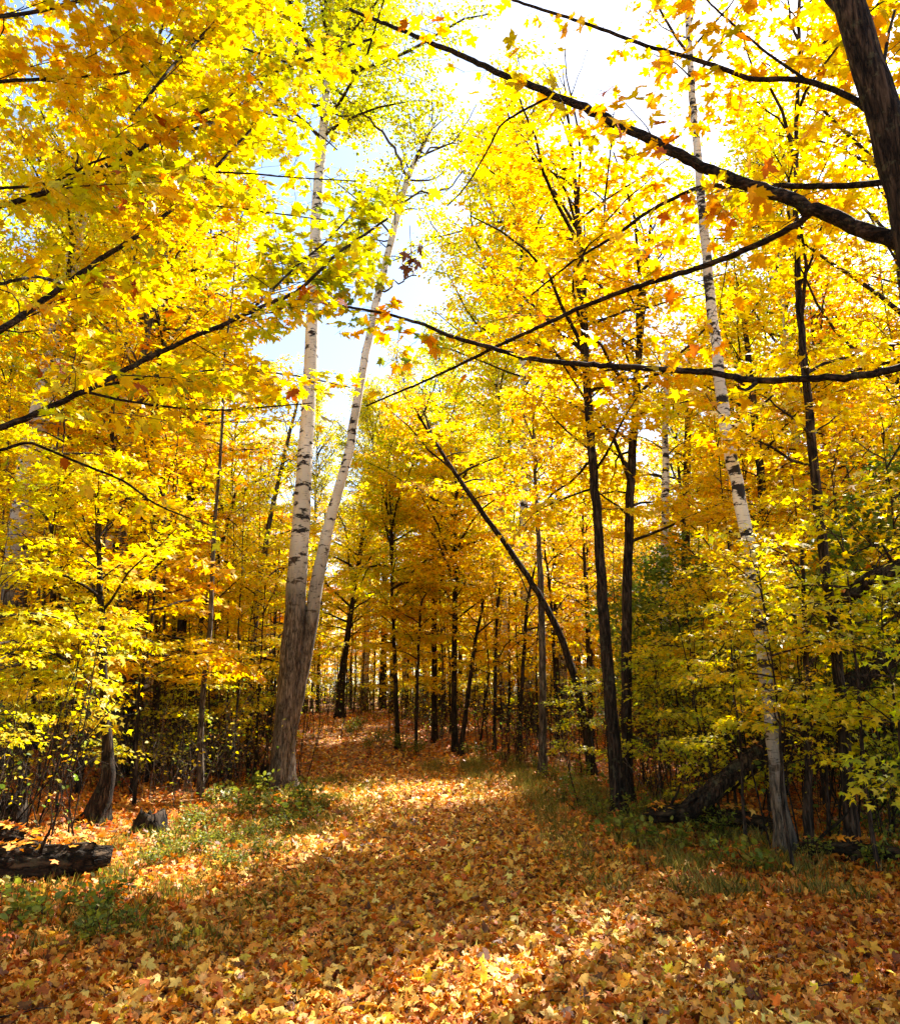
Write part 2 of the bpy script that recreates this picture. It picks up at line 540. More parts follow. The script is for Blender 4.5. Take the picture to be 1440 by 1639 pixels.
# ------------------------------------------------------------------ leaf litter
LIT = [(.62, .27, .035), (.70, .38, .06), (.55, .18, .018), (.44, .11, .014), (.72, .46, .11), (.76, .46, .02), (.16, .055, .014), (.62, .24, .015)]
LIT = [tuple(min(.9, q * k) for q, k in zip(c_, (1.18, 1.10, .9))) for c_ in LIT]
LITW = [6, 5, 4, 3.0, 2.2, 1.2, 1.8, 3.5]
def litter(rng, n, xr, yr, tpl, size, keep=None, tilt=.42, lift=.03, curl=.35):
    y = yr[0] + (yr[1] - yr[0]) * rng.uniform(0, 1, n)
    x = rng.uniform(-1, 1, n) * xr(y)
    if keep is not None:
        k = keep(rng, x, y); x, y = x[k], y[k]
    n = len(x)
    z = ground_z(x, y) + .006 + np.abs(rng.normal(0, lift, n))
    a = rng.uniform(0, 6.283, n)
    dr = np.stack([np.cos(a), np.sin(a), rng.normal(0, .25, n)], -1)
    nr = np.array([0, 0, 1.]) + rng.normal(0, tilt, (n, 3))
    sz = size * rng.uniform(.55, 1.2, n)
    V, F = leaf_mesh(rng, np.stack([x, y, z], -1), dr, nr, sz, tpl, .12, curl * .6, .38, .4)
    # crumple
    V += rng.normal(0, 1, V.shape) * np.array([.05, .05, .09]) * size
    V[:, 2] = np.maximum(V[:, 2], ground_z(V[:, 0], V[:, 1]) + .003)
    col = palette(rng, n, LIT, LITW, None, .2)
    # trodden, dried-out leaves in the lane are paler; fresher rusty ones lie at the sides
    lane = 1 - sstep(-.9, .5, np.abs(x - path_x(y)) - path_w(y))
    col = np.clip(col * (1 + lane[:, None] * np.array([.10, .22, .45])) * (1 - (1 - lane[:, None]) * np.array([.06, .20, .30])), .005, .95)
    return V, F, col

def verge(rng, x, y):
    off = np.abs(x - path_x(y)) - path_w(y)
    p = 1 - .35 * sstep(0, 1.0, off) * sstep(6, 8, y)
    return rng.uniform(0, 1, len(x)) < p

V, F, c = litter(rng, 38000, lambda y: y * .62 + .8, (3.2, 8.5), MAPLE_HI, .063, verge, .62, .035, .7)
add('leaf_litter', build_mesh('leaf_litter_near', V, F, M_LITTER, c), kind='stuff')
V, F, c = litter(rng, 40000, lambda y: y * .66 + 1, (8.5, 18), MAPLE_MID, .082, verge, .6, .035, .6)
add('leaf_litter', build_mesh('leaf_litter_mid', V, F, M_LITTER, c), kind='stuff')
V, F, c = litter(rng, 60000, lambda y: y * .66 + 1, (18, 48), DIAMOND, .11, None, .5)
add('leaf_litter', build_mesh('leaf_litter_far', V, F, M_LITTER, c), kind='stuff')

rs = np.random.default_rng(12)
n = 420
y = 3.4 + 11 * rs.uniform(0, 1, n) ** 1.3; x = rs.uniform(-1, 1, n) * (y * .6 + .5)
a = rs.uniform(0, 6.28, n)
P = grow(rs, np.stack([x, y, ground_z(x, y) + .035], -1), np.stack([np.cos(a), np.sin(a), rs.normal(0, .08, n)], -1), rs.uniform(.06, .38, n), 5, 0, .16)
V, F = tubes(P, rs.uniform(.0015, .005, n)[:, None] * np.linspace(1, .5, 5)[None], 4)
add('twig_litter', build_mesh('twig_litter', V, F, M_TWIG), kind='stuff')

# the fallen leaves one can pick out, lying on top
single = []
for k in range(14):
    V, F = leaf_mesh(rng, np.zeros((1, 3)), np.array([[0, 1., 0]]), np.array([[0, 0, 1.]]), np.array([1.]), MAPLE_HI, .02, .3)
    V[:, 2] += rng.normal(0, .05, len(V))
    V[:, 2] -= V[:, 2].min()
    single.append(build_mesh('fallen_leaf', V, F, M_LITTER, palette(rng, 1, LIT[:6] + [(.70, .47, .04)], [4, 5, 2, 1, 4, 3, 4])))
for k in range(300):
    y = 3.6 + 4.2 * rng.uniform() ** 1.5
    x = rng.uniform(-1, 1) * y * .58
    o = add('leaf', single[k % 14], ground)
    s = float(rng.uniform(.055, .085))
    o.scale = (s, s, s)
    o.location = (x, y, float(ground_z(x, y)) + float(rng.uniform(.05, .085)))
    o.rotation_euler = (float(rng.normal(0, .3)), float(rng.normal(0, .3)), float(rng.uniform(0, 6.28)))

# ------------------------------------------------------------------ grass and low plants
def grass_patch(rng, n, sampler, h, cols, w):
    x, y = sampler(rng, n)
    n = len(x)
    z = ground_z(x, y)
    a = rng.uniform(0, 6.28, n)
    hh = h * rng.uniform(.4, 1.3, n)
    base = np.stack([x, y, z], -1)
    s = np.stack([np.cos(a), np.sin(a), np.zeros(n)], -1) * .0035
    lean = np.stack([rng.normal(0, .35, n), rng.normal(0, .35, n), np.ones(n)], -1)
    mid = base + lean * hh[:, None] * np.array([.35, .35, .55])
    tip = base + lean * hh[:, None] * np.array([1., 1., .95])
    V = np.stack([base - s, base + s, mid + s * .8, tip, mid - s * .8], 1)
    F = np.arange(n * 5).reshape(n, 5)
    return V.reshape(-1, 3), F, palette(rng, n, cols, w)

def left_verge(rng, n):
    y = 5.2 + 11 * rng.uniform(0, 1, n) ** 1.1
    x = path_x(y) - path_w(y) + rng.normal(-.2, .75, n) - .2 * sstep(9, 5, y) + .5 * sstep(9, 12, y)
    cl = np.sin(x * 5.1 + y * 2.3) * np.sin(y * 3.7 - x * 2.1) + .25 * np.sin(x * 13) * np.sin(y * 11)
    k = rng.uniform(0, 1, n) < np.clip(.35 + cl, 0, 1)
    return x[k], y[k]

def right_verge(rng, n):
    y = 6.5 + 13 * rng.uniform(0, 1, n)
    x = path_x(y) + path_w(y) + rng.normal(.45, .7, n)
    cl = np.sin(x * 4.1 + y * 2.7) * np.sin(y * 2.9 - x * 2.6)
    k = rng.uniform(0, 1, n) < np.clip(.3 + cl, 0, 1)
    return x[k], y[k]

GR = [(.15, .16, .025), (.27, .25, .035), (.40, .31, .08), (.10, .11, .015)]
V, F, c = grass_patch(rng, 48000, left_verge, .12, GR, [3, 3, 1.4, 2])
add('grass', build_mesh('grass_left', V, F, M_GREEN, c), kind='stuff')
V, F, c = grass_patch(rng, 60000, right_verge, .15, GR, [2, 3, 4, 1])
add('grass', build_mesh('grass_right', V, F, M_GREEN, c), kind='stuff')

def herb_mesh(rng, n_st, h, leaf, cols, w, tpl=OVAL):
    a = rng.uniform(0, 6.28, n_st); tl = np.abs(rng.normal(.35, .2, n_st))
    D = np.stack([np.cos(a) * tl, np.sin(a) * tl, np.ones(n_st)], -1)
    S = np.stack([rng.normal(0, .07, n_st), rng.normal(0, .07, n_st), np.zeros(n_st)], -1)
    Ln = h * rng.uniform(.5, 1.15, n_st)
    P = grow(rng, S, D, Ln, 5, -.4, .12)
    st = tubes(P, np.full((n_st, 5), .0025), 3)
    pos, dr, nr, sz, gi = leaves_along(rng, P, Ln, .028, .035, .45, leaf, .8, .25)
    V, F = leaf_mesh(rng, pos, dr, nr, sz, tpl)
    return st, V, F, palette(rng, len(F), cols, w, gi)

HC = [(.19, .24, .03), (.33, .33, .035), (.11, .15, .02), (.46, .38, .05)]
protos = []
for k in range(4):
    st, V, F, c = herb_mesh(rng, [14, 20, 10, 26][k], [.28, .38, .22, .45][k], [.055, .045, .07, .04][k], HC, [4, 3, 3, 1])
    protos.append((build_mesh('herb_stem', st[0], st[1], M_TWIG), build_mesh('herb_foliage', V, F, M_GREEN, c)))

herb_places = []   # (px, py) of the base on the ground, variant, scale, label, group
def herbs(pts, var, scale, label, group):
    for (px, py) in pts:
        herb_places.append((px, py, int(rng.integers(0, 4)) if var is None else var, scale * float(rng.uniform(.8, 1.2)), label, group))
herbs([(135, 1500), (175, 1480), (110, 1465), (150, 1515), (190, 1450), (215, 1500)], 0, .8, 'low green broad-leaved plant in the fallen leaves in front of the log', 'green plants before the log')
herbs([(30, 1500), (60, 1490), (15, 1470)], 2, .9, 'dark green leafy seedling in brown leaves near the left edge', 'seedlings near the left edge')
herbs([(385, 1290), (410, 1275), (435, 1300), (470, 1285), (395, 1310), (360, 1285), (450, 1320), (420, 1262), (345, 1300), (485, 1300)], None, 1.15, 'bushy green plant round the foot of the forked birch', 'green plants at the forked birch')
herbs([(400, 1350), (430, 1345), (460, 1335), (420, 1380), (500, 1320), (520, 1300), (370, 1400), (290, 1350), (320, 1370), (260, 1365), (350, 1355), (305, 1325), (330, 1340), (380, 1360), (280, 1385), (240, 1395), (345, 1390)], 1, .7, 'light green weed on the left verge between stump and path', 'weeds on the left verge')
herbs([(1015, 1320), (1040, 1310), (1060, 1335), (1090, 1325), (1120, 1340), (1000, 1335), (1075, 1300), (1150, 1350), (1180, 1335), (1110, 1300)], 3, .75, 'yellow-green plant at the foot of the dark slanting log', 'plants at the slanting log')
herbs([(900, 1290), (930, 1300), (960, 1320), (1150, 1390), (1200, 1400), (1085, 1370), (1040, 1365), (980, 1345), (880, 1255), (905, 1262), (930, 1250), (860, 1235), (955, 1260), (830, 1225), (800, 1218), (770, 1215), (745, 1210)], None, 1.0, 'small dull green plant under the thin trunks on the right verge', 'plants on the right verge')
herbs([(1310, 1385), (1400, 1345), (1425, 1380), (1385, 1395), (1435, 1330), (1330, 1350)], None, .9, 'pale leafy plant beside the red-brown trunk on the right', 'plants by the red-brown trunk')
herbs([(590, 1200), (560, 1180), (610, 1195), (575, 1170), (640, 1205), (670, 1210)], 1, 1.3, 'green tuft where the path bends away', 'tufts at the path bend')

for (px, py, v, s, lab, gr) in herb_places:
    Y = ground_at(px, py); p = at(px, py, Y)
    t = thing('leafy_plant', lab, 'plant', (p[0], p[1], float(ground_z(p[0], p[1]))), gr)
    t.rotation_euler = (0, 0, float(rng.uniform(0, 6.28))); t.scale = (s, s, s)
    add('stem', protos[v][0], t); add('foliage', protos[v][1], t, kind='stuff')

# ------------------------------------------------------------------ traced trees
def traced_trunk(pix, Y=None, extra_top=None):
    """pixel path [(px, py, width px)] from the foot upward -> points with radius, in metres"""
    if Y is None:
        Y = ground_at(pix[0][0], pix[0][1])
    pts = []
    for (px, py, w) in pix:
        p = at(px, py, Y)
        dist = np.linalg.norm(p - np.array([0, 0, 1.5]))
        fwd = p[1] * _cp + (p[2] - 1.5) * _sp
        pts.append([*p, w / 2 / FPX * fwd])
    pts[0][2] = float(ground_z(pts[0][0], pts[0][1])) - .12
    pts = np.array(pts)
    if extra_top:                                # carry on above the frame
        for dz, rr in extra_top:
            q = pts[-1].copy(); d = norm(pts[-1, :3] - pts[-2, :3])
            q[:3] += d * dz; q[3] = rr
            pts = np.vstack([pts, q])
    return pts, Y

def trunk_obj(rng, line, base, mat, parent, n=46, sides=14, flare=1.35, wob=.012, name='trunk', roots=True):
    L = smooth_line(line, n)
    L[1:-1, :2] += rng.normal(0, wob, (n - 2, 2)) * .5
    L[:, :3] -= base
    if roots:
        h = L[:, 2]
        L[:, 3] *= 1 + (flare - 1) * np.exp(-np.maximum(h, 0) / .22)
    V, F = tubes(L[None, :, :3], L[None, :, 3], sides, .05, rng, True)
    if roots and sides >= 10:                    # root buttresses
        C_ = np.repeat(L[:, :3], sides, 0); th = np.tile(np.arange(sides), n) * 2 * math.pi / sides
        hgt = np.maximum(C_[:, 2], 0)
        lobes = np.clip(np.sin(4 * th + rng.uniform(0, 6)) + .5 * np.sin(7 * th + rng.uniform(0, 6)), 0, 2)
        V = C_ + (V - C_) * (1 + .55 * lobes * np.exp(-hgt / .13))[:, None]
    return add(name, build_mesh(name, V, F, mat, None, True), parent), L

def traced_tree(name, label, pix, mat, pal, seed, Y=None, extra=None, crown_kw=None, group=None, tint=(1, 1, 1), bare=None, leafmat=None):
    rng = np.random.default_rng(seed)
    if name == 'maple_tree' and pix[0][0] != 148:
        pix = [(a, b, w * .77) for a, b, w in pix]
    line, Y = traced_trunk(pix, Y, extra)
    base = np.array([line[0, 0], line[0, 1], float(ground_z(line[0, 0], line[0, 1]))])
    t = thing(name, label, 'tree', base, group)
    tr, L = trunk_obj(rng, line, base, mat, t, n=max(24, min(60, int(len(pix) * 5))), sides=16 if Y < 12 else 10)
    if crown_kw:
        kw = dict(r_at=None, H0=0, t_from=.35, n_br=30, Rmax=2.2, leaf=.11, pal=pal)
        kw.update(crown_kw)
        br, (V, F), col = crown(rng, L[:, :3], **kw)
        add('branch', build_mesh('branch', br[0], br[1], mat if 'birch' not in mat.name else M_BARK, None, True), t, kind='stuff')
        f = add('foliage', build_mesh('foliage', V, F, leafmat or M_LEAF, col), t, kind='stuff')
        f.color = (*tint, 1)
    if bare:                                     # leafless upper limbs, each its own part
        n_b, l_b, t0 = bare
        tt = np.linspace(t0, .97, n_b) + rng.normal(0, .01, n_b)
        S, T = sample(L[None, :, :3], np.zeros(n_b, int), tt)
        az = np.arange(n_b) * 2.6 + rng.normal(0, .4, n_b)
        D = np.stack([np.cos(az) * .6, np.sin(az) * .4, np.full(n_b, 1.0)], -1)
        Ln = l_b * (1.15 - (tt - t0) / (1 - t0 + .01)) * rng.uniform(.7, 1.1, n_b)
        P = grow(rng, S, D, Ln, 7, .3, .12)
        S2, D2, L2, i2 = shoots(rng, P, Ln, .3, .2, .4, .3, .3)
        P2 = grow(rng, S2, D2, L2, 5, .5, .12)
        V2, F2 = tubes(P2, np.maximum(.004, .006 * L2)[:, None] * np.linspace(1, .4, 5)[None], 3)
        add('twig', build_mesh('twig', V2, F2, M_TWIG), t, kind='stuff')
        for k in range(n_b):
            V1, F1 = tubes(P[k:k + 1], np.maximum(.008, .011 * Ln[k]) * np.linspace(1, .3, 7)[None], 6)
            add('branch', build_mesh('branch', V1, F1, mat if 'birch' not in mat.name else M_BARK, None, True), t)
    return t, L, base

# forked birch left of the path
t, L, base = traced_tree('birch_tree', 'tall forked birch with furrowed grey foot beside the left edge of the path',
    [(450, 1268, 40), (454, 1200, 37), (459, 1130, 35), (470, 1000, 35), (479, 880, 30), (486, 780, 26), (493, 660, 22), (499, 560, 22), (502, 455, 20), (509, 300, 17), (520, 180, 13), (530, 20, 10)],
    M_BIRCH_BIG, PAL_LIME, 21, None, [(2.5, .06), (2.5, .03)],
    dict(t_from=.6, n_br=60, Rmax=3.6, leaf=.085, flat=.35, tilt=.7, space=.065, sub=.26, tpl=DIAMOND, elev=(25, 65), spread=.16))
l2, _ = traced_trunk([(484, 1090, 22), (496, 1010, 23), (508, 930, 21), (522, 860, 18), (540, 790, 16), (558, 730, 15), (577, 610, 13), (598, 500, 12), (622, 400, 11), (650, 290, 9), (672, 240, 7), (700, 190, 4)], base[1] + .1)
l2[0, :3] = at(463, 1190, base[1]); l2[0, 3] *= .8
trunk_obj(np.random.default_rng(5), l2, base, M_BIRCH_BIG, t, 50, 14, 1.0, roots=False)
r_ = np.random.default_rng(8)
for (pp, w0) in (([(655, 285), (630, 235), (590, 190), (560, 165)], 6), ([(665, 250), (700, 235), (740, 225)], 4), ([(604, 470), (640, 450), (665, 440)], 4), ([(640, 320), (680, 310), (720, 300), (745, 270)], 4)):
    ln = np.array([[*(at(a, b, base[1]) - base), w0 / 2 / FPX * base[1] * (1 - .7 * k / len(pp))] for k, (a, b) in enumerate(pp)])
    ln = smooth_line(ln, 12); ln[1:, :3] += r_.normal(0, .03, (11, 3))
    V, F = tubes(ln[None, :, :3], ln[None, :, 3], 6)
    add('branch', build_mesh('branch', V, F, M_BARK_PALE, None, True), t)
# the second stem's own leaves
br, (V, F), col = crown(np.random.default_rng(99), smooth_line(l2, 30)[:, :3] - base, None, 0, .72, 24, 1.7, .08, PAL_LIME, flat=.35, tilt=.7, space=.08, sub=.3, tpl=DIAMOND, elev=(20, 60))
add('branch', build_mesh('branch', br[0], br[1], M_BARK, None, True), t, kind='stuff')
add('foliage', build_mesh('foliage', V, F, M_LEAF, col), t, kind='stuff')

traced_tree('maple_tree', 'slim dark straight trunk nearest the right edge of the path, leafless at its top',
    [(992, 1312, 31), (983, 1200, 27), (973, 1080, 25), (965, 980, 23), (957, 850, 19), (945, 700, 18), (936, 560, 16), (931, 430, 14), (920, 290, 9), (907, 170, 4), (900, 110, 1.5)],
    M_BARK_DARK, PAL_GOLD, 31, None, None, dict(t_from=.36, t_to=.84, n_br=26, Rmax=2.5, leaf=.11, tpl=MAPLE_MID, space=.12), bare=(7, 2.6, .7))
traced_tree('maple_tree', 'mottled trunk standing just behind the slim dark one right of the path',
    [(1003, 1288, 26), (1002, 1150, 22), (1002, 1000, 21), (1005, 850, 19), (1013, 700, 17), (1022, 560, 14), (1034, 430, 9), (1042, 350, 6)],
    M_BARK, PAL_GOLD, 32, None, None, dict(t_from=.4, t_to=.97, n_br=30, Rmax=2.8, leaf=.11, tpl=MAPLE_LO, space=.09), bare=(4, 2.0, .85))
traced_tree('birch_tree', 'tall leaning white birch with many black scars at the right of the path',
    [(1258, 1370, 28), (1242, 1240, 22), (1225, 1080, 20), (1207, 940, 20), (1189, 820, 20), (1170, 740, 19), (1155, 640, 18), (1141, 520, 16), (1128, 400, 15), (1119, 280, 13), (1108, 160, 11), (1100, 20, 9)],
    M_BIRCH, PAL_ORANGE, 33, None, [(2, .03)], dict(t_from=.7, n_br=14, Rmax=1.4, leaf=.09, flat=.6, tilt=.6, space=.16, tpl=MAPLE_LO), bare=(6, 1.8, .75))
traced_tree('maple_tree', 'red-brown slender trunk curving up near the right edge of the photo',
    [(1363, 1380, 31), (1353, 1220, 24), (1342, 1080, 22), (1325, 950, 20), (1306, 800, 20), (1294, 650, 17), (1279, 500, 14), (1272, 350, 11), (1275, 200, 9), (1278, 20, 7)],
    M_BARK, PAL_GOLD, 34, None, [(1.5, .015)], dict(t_from=.3, n_br=26, Rmax=1.7, leaf=.11, tpl=MAPLE_MID, space=.11))
traced_tree('maple_tree', 'short brown stem between the leaning white birch and the red-brown trunk',
    [(1292, 1378, 22), (1291, 1290, 16), (1293, 1150, 14), (1288, 1000, 11), (1283, 880, 7)],
    M_BARK, PAL_LEMON, 35, None, None, dict(t_from=.35, n_br=14, Rmax=1.2, leaf=.10, tpl=MAPLE_MID, space=.10))
traced_tree('maple_tree', 'dark trunk with a crooked fork behind the leaning white birch',
    [(1254, 1235, 24), (1245, 1080, 21), (1229, 910, 18), (1216, 750, 16), (1207, 670, 15), (1195, 560, 12), (1186, 480, 8)],
    M_BARK_DARK, PAL_GOLD, 36, None, None, dict(t_from=.5, n_br=22, Rmax=2.2, leaf=.11, space=.09))
traced_tree('maple_tree', 'dark double trunk rising behind the green bush on the right',
    [(1098, 1205, 22), (1098, 1050, 19), (1097, 900, 18), (1098, 780, 16), (1101, 650, 12), (1104, 540, 8)],
    M_BARK_DARK, PAL_GOLD, 37, None, None, dict(t_from=.5, n_br=24, Rmax=2.4, leaf=.11, space=.09))
traced_tree('birch_tree', 'thin pale birch behind the dark paired trunks',
    [(1061, 1215, 15), (1062, 1050, 14), (1063, 900, 13), (1064, 780, 12), (1064, 650, 9), (1066, 540, 6)],
    M_BIRCH, PAL_GOLD, 38, None, None, dict(t_from=.55, n_br=18, Rmax=1.8, leaf=.10, space=.1))
traced_tree('birch_tree', 'thin grey-white birch in the background near the right edge of the photo',
    [(1368, 1200, 17), (1362, 1000, 15), (1356, 820, 14), (1349, 700, 13), (1338, 560, 11), (1334, 430, 8)],
    M_BIRCH, PAL_GOLD, 39, None, None, dict(t_from=.5, n_br=20, Rmax=2.0, leaf=.10, space=.1))
traced_tree('maple_tree', 'bare dark trunk arching over to the left above the right verge',
    [(950, 1246, 20), (940, 1180, 18), (922, 1095, 16), (897, 1015, 14), (862, 950, 13), (815, 880, 12), (768, 815, 11), (730, 760, 9), (690, 700, 7), (662, 650, 4)],
    M_BARK_DARK, PAL_GOLD, 40, None, None, dict(t_from=.7, n_br=12, Rmax=1.8, leaf=.11, space=.1))
traced_tree('maple_tree', 'straight grey-brown trunk right of the path crossed by the arching one',
    [(869, 1245, 18), (868, 1100, 15), (866, 960, 14), (862, 870, 10), (856, 760, 6), (852, 650, 4)],
    M_BARK_PALE, PAL_GOLD, 41, None, None, dict(t_from=.74, n_br=16, Rmax=1.8, leaf=.11, space=.09))
traced_tree('maple_tree', 'dark straight trunk with pale blotches in the middle of the photo, right-hand one of two',
    [(728, 1205, 14), (726, 1080, 12), (728, 950, 11), (728, 850, 7), (730, 740, 4)],
    M_BARK_DARK, PAL_GOLD, 42, None, None, dict(t_from=.38, n_br=34, Rmax=3.1, leaf=.12, space=.09))
traced_tree('maple_tree', 'dark straight trunk in the middle of the photo, left-hand one of two',
    [(696, 1188, 13), (695, 1050, 12), (694, 940, 10), (695, 820, 7), (697, 700, 4)],
    M_BARK_DARK, PAL_LEMON, 43, None, None, dict(t_from=.38, n_br=34, Rmax=3.1, leaf=.12, space=.09))
traced_tree('maple_tree', 'slender dark trunk at the near corner of the path bend',
    [(637, 1200, 11), (634, 1120, 9), (631, 1040, 8), (626, 900, 5), (624, 760, 3)],
    M_BARK_DARK, PAL_LEMON, 44, None, None, dict(t_from=.35, n_br=32, Rmax=2.9, leaf=.12, space=.09))
traced_tree('maple_tree', 'stout short dark trunk at the far end of the path',
    [(543, 1150, 20), (547, 1085, 16), (556, 1020, 12), (568, 940, 9), (582, 840, 6)],
    M_BARK_DARK, PAL_LEMON, 45, None, None, dict(t_from=.35, n_br=30, Rmax=4.0, leaf=.13, space=.12))
traced_tree('maple_tree', 'dark thin trunk leaning right beside the two straight ones mid-photo',
    [(735, 1210, 11), (748, 1120, 10), (758, 1040, 8), (775, 950, 5)],
    M_BARK_DARK, PAL_GOLD, 46, None, None, dict(t_from=.5, n_br=12, Rmax=1.8, leaf=.11, space=.1))
traced_tree('maple_tree', 'pale greenish trunk left of the path behind the curved dark one',
    [(178, 1262, 27), (190, 1120, 23), (195, 950, 20), (200, 800, 18), (214, 640, 16), (238, 530, 11), (265, 400, 8), (285, 290, 6)],
    M_BARK_PALE, PAL_LEMON, 47, None, None, dict(t_from=.45, n_br=34, Rmax=2.4, leaf=.10, space=.08))
traced_tree('maple_tree', 'dark trunk with a thick crooked foot behind the rotten log',
    [(148, 1318, 34), (166, 1270, 28), (176, 1235, 20), (168, 1150, 14), (165, 1050, 12), (160, 930, 9), (158, 820, 6)],
    M_BARK_DARK, PAL_LEMON, 48, None, None, dict(t_from=.5, n_br=16, Rmax=1.5, leaf=.10, space=.09, tpl=MAPLE_MID))
traced_tree('birch_tree', 'thick pale birch trunk showing through leaves at the left edge of the photo',
    [(8, 1240, 46), (14, 1080, 42), (26, 900, 38), (45, 760, 34), (60, 680, 32), (78, 590, 29), (105, 480, 24), (125, 380, 20), (140, 290, 15)],
    M_BIRCH_BIG, PAL_LEMON, 49, None, [(2, .05)], dict(t_from=.55, n_br=36, Rmax=3.0, leaf=.10, space=.08, flat=.5, tilt=.6))
traced_tree('maple_tree', 'thin dark trunk leaning to the right in the undergrowth left of the birch',
    [(296, 1225, 14), (310, 1080, 12), (330, 960, 11), (355, 870, 8), (380, 780, 5)],
    M_BARK, PAL_LEMON, 50, None, None, dict(t_from=.45, n_br=16, Rmax=1.7, leaf=.10, space=.09))
traced_tree('maple_tree', 'pale smooth pole leaning right just left of the forked birch',
    [(398, 1200, 14), (402, 1080, 13), (411, 960, 12), (430, 840, 10), (462, 700, 7), (490, 590, 4)],
    M_BARK_PALE, PAL_LEMON, 51, None, None, dict(t_from=.5, n_br=18, Rmax=1.6, leaf=.10, space=.09))
for k, (px, w, top) in enumerate([(252, 11, 780), (276, 14, 860), (92, 9, 820), (945, 10, 820), (893, 8, 860), (1170, 12, 800), (120, 10, 880), (345, 9, 930), (1315, 10, 860), (790, 7, 930), (830, 8, 900), (665, 6, 950)]):
    r_ = np.random.default_rng(600 + k)
    dx = float(r_.normal(0, 14))
    traced_tree('maple_tree', ['slender upright pole in the dense stand left of the path' if px < 600 else 'slender upright pole in the dense stand right of the path'][0],
        [(px, 1205, w * 1.15), (px + dx * .2, 1080, w), (px + dx * .5, 960, w * .85), (px + dx, top, w * .45)],
        M_BARK if k % 2 else M_BARK_DARK, PAL_GOLD, 60 + k, None, None, dict(t_from=.4, n_br=14, Rmax=1.6, leaf=.11, space=.12),
        group='slender poles left of the path' if px < 600 else 'slender poles right of the path')

# ------------------------------------------------------------------ foreground maples whose limbs hang into the photo
leaf_singles = {}
def single_leaf_meshes(key, pal, seed):
    rg = np.random.default_rng(seed); out = []
    for k in range(10):
        V, F = leaf_mesh(rg, np.zeros((1, 3)), np.array([[0, 1., 0]]), np.array([[0, 0, 1.]]), np.array([1.]), MAPLE_HI)
        out.append(build_mesh('maple_leaf', V, F, M_LEAF, palette(rg, 1, pal[0], pal[1])))
    leaf_singles[key] = out
    return out

